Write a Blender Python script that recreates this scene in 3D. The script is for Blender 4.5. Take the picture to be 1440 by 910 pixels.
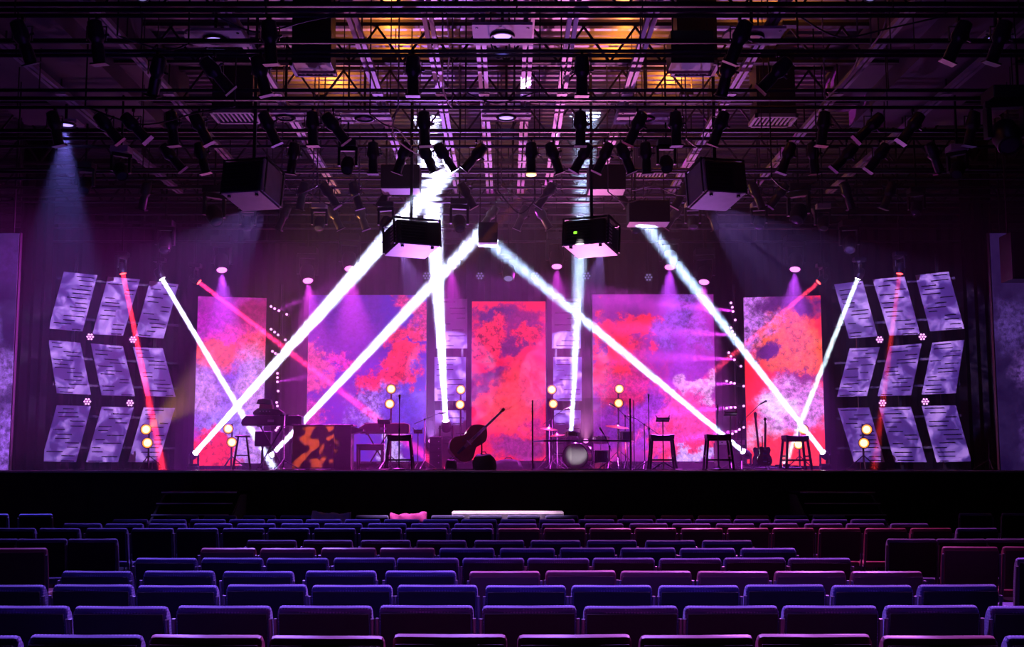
import bpy, math, random
from mathutils import Vector, Matrix, Quaternion

# ------------------------------------------------------------------ camera, world, exposure
sc = bpy.context.scene
for ob in list(bpy.data.objects):
    bpy.data.objects.remove(ob)
F = 1600.0                       # focal length in pixels of the 1440 x 910 frame
CX, CY = 712.0, 480.0            # principal point
HC = 1.58                        # eye height over the hall floor
PITCH = math.atan(177.0 / F)
cd = bpy.data.cameras.new('camera')
cam = bpy.data.objects.new('camera', cd)
sc.collection.objects.link(cam)
cd.sensor_width = 36.0
cd.lens = 36.0 * F / 1440.0
cd.shift_x = (720 - CX) / 1440.0
cd.shift_y = (CY - 455) / 1440.0
cd.clip_end = 200
cam.location = (0, 0, HC)
cam.rotation_euler = (math.pi / 2 + PITCH, 0, 0)
sc.camera = cam

HAZE = 0.014
world = bpy.data.worlds.new('hall_air')
sc.world = world
world.use_nodes = True
wn = world.node_tree
wn.nodes.clear()
wo = wn.nodes.new('ShaderNodeOutputWorld')
wb = wn.nodes.new('ShaderNodeBackground')
wb.inputs['Color'].default_value = (0, 0, 0, 1)
wb.inputs['Strength'].default_value = 0.0
wn.links.new(wb.outputs[0], wo.inputs['Surface'])

vs = sc.view_settings
vs.view_transform = 'Standard'
vs.look = 'None'
vs.exposure = 0.0
vs.gamma = 1.0
vs.use_curve_mapping = False
cy = sc.cycles
cy.volume_bounces = 0
cy.max_bounces = 5
cy.diffuse_bounces = 2
cy.glossy_bounces = 2
cy.transmission_bounces = 4
cy.transparent_max_bounces = 12
cy.sample_clamp_indirect = 2.0
cy.sample_clamp_direct = 0.0
cy.caustics_reflective = False
cy.caustics_refractive = False

# light levels, all in one place
K_BEAM = 1.0        # white floor beams
K_WASH = 1.0        # magenta wash heads
K_ADDED_SEAT = 1.0       # added wash light on the seats
K_PROJ = 1.0        # projector light on the slotted panels

STAGE_Z = 1.52
STAGE_Y = 22.0
rnd = random.Random(7)


def P(px, py, Y):
    """world point seen at pixel (px, py) on the upright plane at distance Y"""
    a = (CY - py) / F
    cp, sp = math.cos(PITCH), math.sin(PITCH)
    h = Y * (a * cp + sp) / (cp - a * sp)
    zc = Y * cp + h * sp
    return Vector(((px - CX) / F * zc, Y, HC + h))


def YH(py, H):
    """distance at which height H over the eye is seen at image row py"""
    a = (CY - py) / F
    cp, sp = math.cos(PITCH), math.sin(PITCH)
    return H * (cp - a * sp) / (a * cp + sp)


def srgb(r, g, b):
    def c(x):
        x /= 255.0
        return x / 12.92 if x <= 0.04045 else ((x + 0.055) / 1.055) ** 2.4
    return (c(r), c(g), c(b))


ORD = ('zeroth first second third fourth fifth sixth seventh eighth ninth tenth eleventh twelfth thirteenth fourteenth fifteenth '
       'sixteenth seventeenth eighteenth nineteenth twentieth twenty-first twenty-second twenty-third twenty-fourth').split()

# ------------------------------------------------------------------ materials
MATS = {}


def nodes_of(name):
    m = bpy.data.materials.new(name)
    m.use_nodes = True
    nt = m.node_tree
    return m, nt, nt.nodes['Principled BSDF']


def mat(name, col, rough=0.5, metal=0.0, vary=0.25, scale=6.0, bump=0.0, spec=0.5):
    """plain painted or moulded surface with procedural tone variation and relief"""
    if name in MATS:
        return MATS[name]
    m, nt, b = nodes_of(name)
    tc = nt.nodes.new('ShaderNodeTexCoord')
    nz = nt.nodes.new('ShaderNodeTexNoise')
    nz.inputs['Scale'].default_value = scale
    nz.inputs['Detail'].default_value = 4
    nt.links.new(tc.outputs['Object'], nz.inputs['Vector'])
    mx = nt.nodes.new('ShaderNodeMix')
    mx.data_type = 'RGBA'
    mx.inputs[6].default_value = tuple(c * (1 - vary) for c in col) + (1,)
    mx.inputs[7].default_value = tuple(min(1, c * (1 + vary)) for c in col) + (1,)
    nt.links.new(nz.outputs[0], mx.inputs[0])
    nt.links.new(mx.outputs[2], b.inputs['Base Color'])
    b.inputs['Roughness'].default_value = rough
    b.inputs['Metallic'].default_value = metal
    b.inputs['Specular IOR Level'].default_value = spec
    if bump:
        bp = nt.nodes.new('ShaderNodeBump')
        bp.inputs['Strength'].default_value = bump
        bp.inputs['Distance'].default_value = 0.02
        nt.links.new(nz.outputs[0], bp.inputs['Height'])
        nt.links.new(bp.outputs[0], b.inputs['Normal'])
    MATS[name] = m
    return m


def glow(name, col, strength):
    if name in MATS:
        return MATS[name]
    m, nt, b = nodes_of(name)
    b.inputs['Base Color'].default_value = (0.02, 0.02, 0.02, 1)
    b.inputs['Emission Color'].default_value = tuple(col) + (1,)
    b.inputs['Emission Strength'].default_value = strength
    m.cycles.emission_sampling = 'NONE'
    MATS[name] = m
    return m


def fabric(name, base, dot):
    m, nt, b = nodes_of(name)
    tc = nt.nodes.new('ShaderNodeTexCoord')
    vo = nt.nodes.new('ShaderNodeTexVoronoi')
    vo.inputs['Scale'].default_value = 62
    vo.inputs['Randomness'].default_value = 0.15
    nt.links.new(tc.outputs['Object'], vo.inputs['Vector'])
    rp = nt.nodes.new('ShaderNodeValToRGB')
    rp.color_ramp.elements[0].position = 0.22
    rp.color_ramp.elements[0].color = tuple(dot) + (1,)
    rp.color_ramp.elements[1].position = 0.38
    rp.color_ramp.elements[1].color = tuple(base) + (1,)
    nt.links.new(vo.outputs['Distance'], rp.inputs[0])
    nt.links.new(rp.outputs[0], b.inputs['Base Color'])
    b.inputs['Roughness'].default_value = 0.8
    b.inputs['Sheen Weight'].default_value = 0.3
    bp = nt.nodes.new('ShaderNodeBump')
    bp.inputs['Strength'].default_value = 0.3
    bp.inputs['Distance'].default_value = 0.004
    nt.links.new(vo.outputs['Distance'], bp.inputs['Height'])
    nt.links.new(bp.outputs[0], b.inputs['Normal'])
    MATS[name] = m
    return m


def screen_art(name, w, h, base_lo, base_hi, blobs, seed, gain=1.0):
    """video picture of an LED wall: warped clouds of colour; u, v run 0..1 over the face"""
    m, nt, b = nodes_of(name)
    N = nt.nodes.new
    L = nt.links.new
    b.inputs['Base Color'].default_value = (0.01, 0.01, 0.012, 1)
    b.inputs['Roughness'].default_value = 0.6
    tc = N('ShaderNodeTexCoord')
    mp = N('ShaderNodeMapping')
    mp.inputs['Scale'].default_value = (1 / w, 1, 1 / h)
    L(tc.outputs['Object'], mp.inputs['Vector'])

    def noise(scale, detail, off, rough=0.6):
        ad = N('ShaderNodeVectorMath'); ad.operation = 'ADD'
        ad.inputs[1].default_value = (seed * 3.1 + off, off * 1.7, seed * 1.3)
        L(tc.outputs['Object'], ad.inputs[0])
        nz = N('ShaderNodeTexNoise')
        nz.inputs['Scale'].default_value = scale
        nz.inputs['Detail'].default_value = detail
        nz.inputs['Roughness'].default_value = rough
        L(ad.outputs[0], nz.inputs['Vector'])
        return nz

    def warped(amount, nz, src):
        sb = N('ShaderNodeVectorMath'); sb.operation = 'SUBTRACT'
        sb.inputs[1].default_value = (0.5, 0.5, 0.5)
        L(nz.outputs['Color'], sb.inputs[0])
        sl = N('ShaderNodeVectorMath'); sl.operation = 'MULTIPLY'
        sl.inputs[1].default_value = (amount, 0, amount * w / h)
        L(sb.outputs[0], sl.inputs[0])
        ad = N('ShaderNodeVectorMath'); ad.operation = 'ADD'
        L(src, ad.inputs[0]); L(sl.outputs[0], ad.inputs[1])
        return ad.outputs[0]

    co = warped(0.75, noise(0.9, 3, 2.0), mp.outputs[0])
    co = warped(0.50, noise(3.2, 9, 5.0, 0.78), co)
    fine = noise(9.0, 9, 9.0, 0.8)
    mid = noise(1.6, 6, 14.0, 0.65)
    bm = N('ShaderNodeMix'); bm.data_type = 'RGBA'
    bm.inputs[6].default_value = tuple(base_lo) + (1,)
    bm.inputs[7].default_value = tuple(base_hi) + (1,)
    mr = N('ShaderNodeMapRange')
    mr.inputs[1].default_value = 0.35; mr.inputs[2].default_value = 0.65
    L(mid.outputs[0], mr.inputs[0]); L(mr.outputs[0], bm.inputs[0])
    col = bm.outputs[2]
    for (u, v, ru, rv, c, soft, tex) in blobs:
        sb = N('ShaderNodeVectorMath'); sb.operation = 'SUBTRACT'
        sb.inputs[1].default_value = (u, 0, v)
        L(co, sb.inputs[0])
        ml = N('ShaderNodeVectorMath'); ml.operation = 'MULTIPLY'
        ml.inputs[1].default_value = (1 / ru, 0, 1 / rv)
        L(sb.outputs[0], ml.inputs[0])
        ln = N('ShaderNodeVectorMath'); ln.operation = 'LENGTH'
        L(ml.outputs[0], ln.inputs[0])
        mk = N('ShaderNodeMapRange'); mk.interpolation_type = 'SMOOTHSTEP'
        mk.inputs[1].default_value = 1.0 + soft; mk.inputs[2].default_value = 1.0 - soft
        mk.inputs[3].default_value = 0; mk.inputs[4].default_value = 1
        L(ln.outputs['Value'], mk.inputs[0])
        tx = N('ShaderNodeMapRange')
        tx.inputs[1].default_value = 0.40; tx.inputs[2].default_value = 0.62
        tx.inputs[3].default_value = 1 - tex; tx.inputs[4].default_value = 1 + tex * 0.6
        L(fine.outputs[0], tx.inputs[0])
        cs = N('ShaderNodeVectorMath'); cs.operation = 'SCALE'
        cs.inputs[0].default_value = c
        L(tx.outputs[0], cs.inputs['Scale'])
        mx = N('ShaderNodeMix'); mx.data_type = 'RGBA'
        L(mk.outputs[0], mx.inputs[0]); L(col, mx.inputs[6]); L(cs.outputs[0], mx.inputs[7])
        col = mx.outputs[2]
    L(col, b.inputs['Emission Color'])
    b.inputs['Emission Strength'].default_value = gain
    m.cycles.emission_sampling = 'NONE'
    MATS[name] = m
    return m


M = {}
M['black'] = mat('black_painted_metal', (0.018, 0.017, 0.02), 0.45)
M['blackgloss'] = mat('glossy_black_plastic', (0.035, 0.03, 0.034), 0.3)
M['pipe'] = mat('black_steel_pipe', (0.05, 0.045, 0.055), 0.32, 0.6)
M['rail'] = mat('galvanised_channel', (0.42, 0.38, 0.42), 0.5, 0.3, 0.2, 3)
M['joist'] = mat('dark_primed_steel', (0.06, 0.045, 0.05), 0.55, 0.2)
M['deck'] = mat('metal_roof_deck', (0.30, 0.27, 0.30), 0.35, 0.5, 0.35, 0.6)
M['soffit'] = mat('painted_gypsum', (0.20, 0.16, 0.18), 0.85, 0, 0.15, 1.2)
M['plate'] = mat('white_painted_plate', (0.55, 0.5, 0.52), 0.6, 0, 0.2, 5)
M['vent'] = mat('white_vent_metal', (0.6, 0.55, 0.58), 0.5)
M['dark'] = mat('dark_void_paint', (0.008, 0.007, 0.009), 0.8)
M['wall'] = mat('dark_hall_wall', (0.012, 0.010, 0.014), 0.85, 0, 0.2, 1)
M['carpet'] = mat('dark_carpet', (0.02, 0.015, 0.03), 0.95, 0, 0.4, 60, 0.3)
M['stage_top'] = mat('black_stage_floor', (0.02, 0.018, 0.022), 0.16, 0, 0.3, 2)
M['stage_face'] = mat('black_stage_skirt', (0.010, 0.008, 0.010), 0.8, 0, 0.4, 3)
M['nosing'] = mat('scuffed_aluminium_edge', (0.7, 0.66, 0.7), 0.5, 0.3)
M['drape'] = mat('black_velour', (0.005, 0.0045, 0.006), 0.95, 0, 0.3, 3)
M['panel'] = mat('pale_slotted_board', (0.62, 0.6, 0.66), 0.7, 0, 0.06, 3)
M['cable_d'] = mat('black_rubber_cable', (0.03, 0.028, 0.03), 0.5)
M['cable_l'] = mat('grey_cable', (0.32, 0.27, 0.28), 0.5)
M['case_white'] = mat('white_projector_case', (0.5, 0.45, 0.5), 0.45)
M['chrome'] = mat('chrome', (0.75, 0.75, 0.78), 0.15, 1.0, 0.05)
M['silver'] = mat('brushed_silver', (0.55, 0.55, 0.58), 0.3, 0.9, 0.1)
M['skin'] = mat('coated_drum_head', (0.8, 0.79, 0.76), 0.35, 0.2, 0.15, 4)
M['shell'] = mat('dark_drum_lacquer', (0.05, 0.03, 0.05), 0.2)
M['brass'] = mat('cymbal_bronze', (0.6, 0.42, 0.16), 0.28, 1.0, 0.15, 20)
M['stoolwood'] = mat('dark_stool_wood', (0.05, 0.03, 0.025), 0.45, 0, 0.4, 12)
M['leather'] = mat('brown_black_leather', (0.035, 0.02, 0.025), 0.4, 0, 0.3, 10)
M['organ'] = mat('walnut_organ_wood', (0.20, 0.10, 0.045), 0.4, 0, 0.4, 8)
M['bass'] = mat('varnished_bass_wood', (0.22, 0.06, 0.02), 0.25, 0, 0.35, 7)
M['ebony'] = mat('ebony', (0.012, 0.01, 0.01), 0.3)
M['ivory'] = mat('ivory_keys', (0.8, 0.78, 0.72), 0.3)
M['guitar_red'] = mat('sunburst_guitar_lacquer', (0.12, 0.03, 0.02), 0.2, 0, 0.4, 5)
M['bag'] = mat('black_nylon_bag', (0.010, 0.010, 0.012), 0.7, 0, 0.3, 8, 0.4)
M['cloth_l'] = mat('lilac_white_cloth', (0.75, 0.7, 0.8), 0.8, 0, 0.1, 9, 0.3)
M['cloth_m'] = mat('magenta_cloth', (0.7, 0.06, 0.4), 0.8, 0, 0.15, 9, 0.3)
M['linen'] = mat('white_linen', (0.85, 0.8, 0.82), 0.8, 0, 0.05, 6)
M['lens_off'] = mat('unlit_lens_glass', (0.08, 0.08, 0.11), 0.08, 0, 0.1)
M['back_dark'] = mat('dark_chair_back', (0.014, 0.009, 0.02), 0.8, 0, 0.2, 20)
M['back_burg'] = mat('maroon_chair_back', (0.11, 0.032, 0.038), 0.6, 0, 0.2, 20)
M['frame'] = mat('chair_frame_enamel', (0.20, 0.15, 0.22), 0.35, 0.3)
M['fab_blue'] = fabric('blue_violet_dotted_fabric', (0.13, 0.11, 0.34), (0.36, 0.32, 0.62))
M['fab_burg'] = mat('maroon_vinyl', (0.42, 0.12, 0.17), 0.45, 0, 0.15, 8)
M['amber'] = glow('amber_lamp_face', (1.0, 0.26, 0.03), 1.7)
M['amber_hot'] = glow('amber_lamp_core', (1.0, 0.66, 0.26), 3.2)
M['white_lens'] = glow('white_beam_lens', (0.85, 0.92, 1.0), 30)
M['red_lens'] = glow('red_beam_lens', (1.0, 0.03, 0.03), 12)
M['mag_lens'] = glow('magenta_lens', (1.0, 0.16, 0.9), 3.2)
M['led'] = glow('pink_led', (1.0, 0.32, 1.0), 2.6)
M['led_dim'] = glow('dim_led', (0.4, 0.3, 0.8), 0.5)
M['blue_lens'] = glow('blue_downlight_lens', (0.35, 0.25, 1.0), 2.2)
M['green'] = glow('green_display', (0.35, 1.0, 0.05), 1.2)
M['warm_lens'] = glow('warm_spot_lens', (1.0, 0.5, 0.16), 4)


def plexi():
    m, nt, b = nodes_of('clear_acrylic')
    nt.nodes.remove(b)
    out = nt.nodes['Material Output']
    tr = nt.nodes.new('ShaderNodeBsdfTransparent')
    tr.inputs[0].default_value = (0.94, 0.93, 0.96, 1)
    gl = nt.nodes.new('ShaderNodeBsdfGlossy')
    gl.inputs['Roughness'].default_value = 0.03
    mx = nt.nodes.new('ShaderNodeMixShader')
    mx.inputs[0].default_value = 0.06
    nt.links.new(tr.outputs[0], mx.inputs[1])
    nt.links.new(gl.outputs[0], mx.inputs[2])
    nt.links.new(mx.outputs[0], out.inputs['Surface'])
    return m


M['plexi'] = plexi()

# ------------------------------------------------------------------ mesh helpers


def frame_of(d):
    d = Vector(d).normalized()
    up = Vector((0, 0, 1)) if abs(d.z) < 0.95 else Vector((0, 1, 0))
    u = d.cross(up).normalized()
    return u, u.cross(d).normalized(), d


class MB:
    def __init__(self):
        self.v, self.f = [], []

    def hexa(self, pts):
        n = len(self.v)
        self.v += [tuple(p) for p in pts]
        for q in ((0, 1, 2, 3), (7, 6, 5, 4), (0, 4, 5, 1), (1, 5, 6, 2), (2, 6, 7, 3), (3, 7, 4, 0)):
            self.f.append(tuple(n + i for i in q))
        return self

    def box(self, x0, x1, y0, y1, z0, z1):
        return self.hexa([(x0, y0, z0), (x0, y1, z0), (x1, y1, z0), (x1, y0, z0), (x0, y0, z1), (x0, y1, z1), (x1, y1, z1), (x1, y0, z1)])

    def bar(self, p0, p1, w, h=None):
        h = h or w
        p0, p1 = Vector(p0), Vector(p1)
        u, v, d = frame_of(p1 - p0)
        u, v = u * w / 2, v * h / 2
        return self.hexa([p0 - u - v, p0 + u - v, p0 + u + v, p0 - u + v, p1 - u - v, p1 + u - v, p1 + u + v, p1 - u + v])

    def cyl(self, p0, p1, r0, r1=None, n=10):
        r1 = r0 if r1 is None else r1
        p0, p1 = Vector(p0), Vector(p1)
        u, v, d = frame_of(p1 - p0)
        b = len(self.v)
        for p, r in ((p0, r0), (p1, r1)):
            for i in range(n):
                a = 2 * math.pi * i / n
                self.v.append(tuple(p + (u * math.cos(a) + v * math.sin(a)) * r))
        for i in range(n):
            j = (i + 1) % n
            self.f.append((b + i, b + j, b + n + j, b + n + i))
        self.f.append(tuple(b + i for i in reversed(range(n))))
        self.f.append(tuple(b + n + i for i in range(n)))
        return self

    def lathe(self, prof, p0=(0, 0, 0), d=(0, 0, 1), n=14):
        p0 = Vector(p0)
        u, v, d = frame_of(d)
        b = len(self.v)
        for r, z in prof:
            for i in range(n):
                a = 2 * math.pi * i / n
                self.v.append(tuple(p0 + d * z + (u * math.cos(a) + v * math.sin(a)) * r))
        for k in range(len(prof) - 1):
            for i in range(n):
                j = (i + 1) % n
                self.f.append((b + k * n + i, b + k * n + j, b + (k + 1) * n + j, b + (k + 1) * n + i))
        self.f.append(tuple(b + i for i in reversed(range(n))))
        e = b + (len(prof) - 1) * n
        self.f.append(tuple(e + i for i in range(n)))
        return self

    def tube(self, pts, r, n=6):
        pts = [Vector(p) for p in pts]
        b = len(self.v)
        for k, p in enumerate(pts):
            d = pts[min(k + 1, len(pts) - 1)] - pts[max(k - 1, 0)]
            u, v, d = frame_of(d)
            for i in range(n):
                a = 2 * math.pi * i / n
                self.v.append(tuple(p + (u * math.cos(a) + v * math.sin(a)) * r))
        for k in range(len(pts) - 1):
            for i in range(n):
                j = (i + 1) % n
                self.f.append((b + k * n + i, b + k * n + j, b + (k + 1) * n + j, b + (k + 1) * n + i))
        self.f.append(tuple(b + i for i in reversed(range(n))))
        e = b + (len(pts) - 1) * n
        self.f.append(tuple(e + i for i in range(n)))
        return self

    def prism(self, outline, y0, y1):
        """outline of (x, z) swept from y0 to y1"""
        n, b = len(outline), len(self.v)
        for y in (y0, y1):
            self.v += [(x, y, z) for x, z in outline]
        for i in range(n):
            j = (i + 1) % n
            self.f.append((b + i, b + j, b + n + j, b + n + i))
        self.f.append(tuple(b + i for i in reversed(range(n))))
        self.f.append(tuple(b + n + i for i in range(n)))
        return self

    def ring(self, c, d, R, r, n=20, m=6):
        c = Vector(c)
        u, v, d = frame_of(d)
        b = len(self.v)
        for i in range(n):
            a = 2 * math.pi * i / n
            e = u * math.cos(a) + v * math.sin(a)
            for k in range(m):
                t = 2 * math.pi * k / m
                self.v.append(tuple(c + e * (R + r * math.cos(t)) + d * (r * math.sin(t))))
        for i in range(n):
            i2 = (i + 1) % n
            for k in range(m):
                k2 = (k + 1) % m
                self.f.append((b + i * m + k, b + i2 * m + k, b + i2 * m + k2, b + i * m + k2))
        return self

    def mesh(self, name, m, smooth=False):
        me = bpy.data.meshes.new(name)
        me.from_pydata(self.v, [], self.f)
        me.materials.append(m)
        if smooth:
            me.shade_auto = None if False else None
        me.update()
        return me

    def build(self, name, m, parent=None, loc=(0, 0, 0), rot=None, bevel=0.0, seg=2, smooth=False):
        me = bpy.data.meshes.new(name)
        me.from_pydata(self.v, [], self.f)
        me.materials.append(m)
        o = bpy.data.objects.new(name, me)
        sc.collection.objects.link(o)
        o.location = loc
        if rot is not None:
            o.rotation_euler = rot
        if parent is not None:
            o.parent = parent
        if smooth:
            for p in me.polygons:
                p.use_smooth = True
            try:
                me.set_sharp_from_angle(angle=math.radians(38))
            except Exception:
                pass
        if bevel:
            bv = o.modifiers.new('bevel', 'BEVEL')
            bv.width = bevel
            bv.segments = seg
            bv.limit_method = 'ANGLE'
        return o


def part(me, name, parent, loc=(0, 0, 0), rot=None):
    """another object that shares a mesh"""
    o = bpy.data.objects.new(name, me)
    sc.collection.objects.link(o)
    o.parent = parent
    o.location = loc
    if rot is not None:
        o.rotation_euler = rot
    return o


def empty(name, loc=(0, 0, 0), rz=0.0):
    o = bpy.data.objects.new(name, None)
    sc.collection.objects.link(o)
    o.location = loc
    o.rotation_euler = (0, 0, rz)
    o.empty_display_size = 0.1
    return o


def tag(o, label=None, cat=None, group=None, kind=None):
    if label:
        o['label'] = label
    if cat:
        o['category'] = cat
    if group:
        o['group'] = group
    if kind:
        o['kind'] = kind
    return o


KIDS = {}


def tree(o):
    """remember a finished thing so that copies are quick"""
    KIDS[o.name] = [(c, list(c.children)) for c in o.children]
    return o


def copy_tree(o, loc, rz=0.0, swap=None):
    r = o.copy()
    sc.collection.objects.link(r)
    r.location = loc
    r.rotation_euler = (0, 0, rz)
    for k in list(r.keys()):
        if k in ('label', 'category', 'group'):
            del r[k]
    for c, subs in KIDS[o.name]:
        q = c.copy()
        sc.collection.objects.link(q)
        q.parent = r
        for s in subs:
            z = s.copy()
            sc.collection.objects.link(z)
            z.parent = q
    return r


def aim(d):
    return Vector(d).to_track_quat('-Z', 'Y').to_euler()


def beam(name, parent, a, b, watts, deg, col, size=0.12):
    """collimated disc source: the light of a beam fixture"""
    li = bpy.data.lights.new(name, 'AREA')
    li.shape = 'DISK'
    li.size = size
    li.spread = math.radians(deg)
    li.energy = watts
    li.color = col
    o = bpy.data.objects.new(name, li)
    sc.collection.objects.link(o)
    o.location = a
    o.rotation_euler = aim(Vector(b) - Vector(a))
    if parent is not None:
        bpy.context.view_layer.update()
        o.parent = parent
        o.matrix_parent_inverse = parent.matrix_world.inverted()
    return o


def spot(name, parent, a, b, watts, deg, col, blend=0.4, size=0.05):
    li = bpy.data.lights.new(name, 'SPOT')
    li.spot_size = math.radians(deg)
    li.spot_blend = blend
    li.energy = watts
    li.color = col
    li.shadow_soft_size = size
    o = bpy.data.objects.new(name, li)
    sc.collection.objects.link(o)
    o.location = a
    o.rotation_euler = aim(Vector(b) - Vector(a))
    if parent is not None:
        bpy.context.view_layer.update()
        o.parent = parent
        o.matrix_parent_inverse = parent.matrix_world.inverted()
    return o


def picture_light(o, scale, lo, hi, power_lo, power_hi, detail=5):
    """turn a spot into a projector: a procedural slide in the gate"""
    li = o.data
    li.use_nodes = True
    nt = li.node_tree
    em = nt.nodes['Emission']
    tc = nt.nodes.new('ShaderNodeTexCoord')
    nz = nt.nodes.new('ShaderNodeTexNoise')
    nz.inputs['Scale'].default_value = scale
    nz.inputs['Detail'].default_value = detail
    nz.inputs['Roughness'].default_value = 0.6
    nz.inputs['Distortion'].default_value = 0.6
    nt.links.new(tc.outputs['Normal'], nz.inputs['Vector'])
    rp = nt.nodes.new('ShaderNodeValToRGB')
    rp.color_ramp.elements[0].position = lo[0]
    rp.color_ramp.elements[0].color = tuple(lo[1]) + (1,)
    rp.color_ramp.elements[1].position = hi[0]
    rp.color_ramp.elements[1].color = tuple(hi[1]) + (1,)
    nt.links.new(nz.outputs[0], rp.inputs[0])
    mr = nt.nodes.new('ShaderNodeMapRange')
    mr.inputs[1].default_value = lo[0]
    mr.inputs[2].default_value = hi[0]
    mr.inputs[3].default_value = power_lo
    mr.inputs[4].default_value = power_hi
    nt.links.new(nz.outputs[0], mr.inputs[0])
    nt.links.new(rp.outputs[0], em.inputs['Color'])
    nt.links.new(mr.outputs[0], em.inputs['Strength'])


def struct(name, mb, m, **k):
    return tag(mb.build(name, m, **k), kind='structure')

# ------------------------------------------------------------------ the hall
X_HALL = 15.0
Y_BACK = 31.2
Z_DECK = HC + 7.3
struct('floor', MB().box(-X_HALL, X_HALL, -3, Y_BACK, -0.12, 0), M['carpet'])
struct('wall_back', MB().box(-X_HALL, X_HALL, Y_BACK, Y_BACK + 0.2, 0, Z_DECK + 0.4), M['wall'])
struct('wall_left', MB().box(-X_HALL - 0.2, -X_HALL, -3, Y_BACK, 0, Z_DECK + 0.4), M['wall'])
struct('wall_right', MB().box(X_HALL, X_HALL + 0.2, -3, Y_BACK, 0, Z_DECK + 0.4), M['wall'])
struct('wall_front', MB().box(-X_HALL, X_HALL, -3.2, -3, 0, Z_DECK + 0.4), M['wall'])
ceil = struct('ceiling', MB().box(-X_HALL, X_HALL, -3, Y_BACK, Z_DECK + 0.12, Z_DECK + 0.3), M['deck'])
prof = [(0, 0.12)]
for k in range(4):
    y = k * 0.25
    prof += [(y, 0.07), (y + 0.09, 0.07), (y + 0.12, 0.0), (y + 0.22, 0.0), (y + 0.25, 0.07)]
prof = prof[1:] + [(1.0, 0.119), (0.0, 0.119)]
deck0 = MB().prism(prof, -X_HALL, X_HALL).build('roof_panel', M['deck'], ceil, (0, 12.0, Z_DECK), (0, 0, math.pi / 2))
for k in range(1, 19):
    part(deck0.data, 'roof_panel', ceil, (0, 12.0 + k, Z_DECK), (0, 0, math.pi / 2))

# thin haze of the fog machines, over the stage and under the roof before it
hm = bpy.data.materials.new('stage_haze_air')
hm.use_nodes = True
hm.node_tree.nodes.clear()
ho = hm.node_tree.nodes.new('ShaderNodeOutputMaterial')
hv = hm.node_tree.nodes.new('ShaderNodeVolumeScatter')
hv.inputs['Density'].default_value = HAZE
hv.inputs['Anisotropy'].default_value = 0.15
hm.node_tree.links.new(hv.outputs[0], ho.inputs['Volume'])
tag(MB().box(-X_HALL + 0.1, X_HALL - 0.1, 19.0, Y_BACK - 0.1, STAGE_Z + 0.004, Z_DECK + 0.2).build('stage_haze', hm), 'thin haze hanging over the whole stage in the beams', 'haze', kind='stuff')

# long gypsum soffits on both sides of the roof
for i, s in enumerate((-1, 1)):
    mb = MB()
    mb.box(min(s * 6.35, s * 7.9), max(s * 6.35, s * 7.9), 10, 20.5, HC + 6.25, HC + 7.25)
    so = struct('trim_%d' % (i + 1), mb, M['soffit'])
    MB().box(min(s * 5.9, s * 6.35), max(s * 5.9, s * 6.35), 10, 20.5, HC + 6.55, HC + 7.2).build('ledge', M['soffit'], so)
    MB().box(min(s * 7.9, s * 9.3), max(s * 7.9, s * 9.3), 15.5, 21.5, HC + 6.6, HC + 7.2).build('ledge', M['soffit'], so)

# bar joists across the hall
JY = [13.75 + 2.05 * k for k in range(8)]
web = MB().bar((0, 0, 0.03), (0.42, 0, 0.62), 0.035)
web_me = None
for k, y in enumerate(JY):
    j = empty('bar_joist', (0, y, HC + 6.5))
    tag(j, 'dark open-web steel roof joist, %s of the row counted from the seats' % ORD[k + 1], 'joist', 'open-web roof joists')
    MB().box(-14.5, 14.5, -0.06, -0.01, 0, 0.05).box(-14.5, 14.5, 0.01, 0.06, 0, 0.05).build('bottom_chord', M['joist'], j)
    MB().box(-14.5, 14.5, -0.06, 0.06, 0.62, 0.68).build('top_chord', M['joist'], j)
    half = 0.46 * y + 0.3
    n = int(half / 0.42)
    for q in range(-n, n):
        if web_me is None:
            web_me = web.build('web_bar', M['joist'], j, (q * 0.42, 0, 0)).data
        else:
            part(web_me, 'web_bar', j, (q * 0.42 if q % 2 == 0 else (q + 1) * 0.42, 0, 0), (0, 0, 0 if q % 2 == 0 else math.pi))

# channel rails running from the seats towards the stage
RAILX = [-7.2, -5.46, -3.72, -2.08, -1.06, -0.36, 0.31, 0.9, 1.96, 3.63, 5.36, 7.12]
for k, x in enumerate(RAILX):
    r = empty('ceiling_rail', (x, 0, HC + 6.0))
    tag(r, 'pale twin-channel ceiling rail running towards the stage, %s from the left' % ORD[k + 1], 'rail', 'twin ceiling rails')
    for s in (-1, 1):
        MB().box(s * 0.045 - 0.03, s * 0.045 + 0.03, 11.5, 24.6, 0, 0.07).build('channel', M['rail'], r)
    for q, y in enumerate(JY[:6]):
        MB().bar((0, y, 0.03), (0, y, 0.52), 0.02).build('hanger', M['joist'], r)
        if q % 2 == 0:
            MB().box(-0.085, 0.085, y - 0.05, y + 0.05, -0.015, 0.0).build('splice_plate', M['rail'], r)

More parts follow.
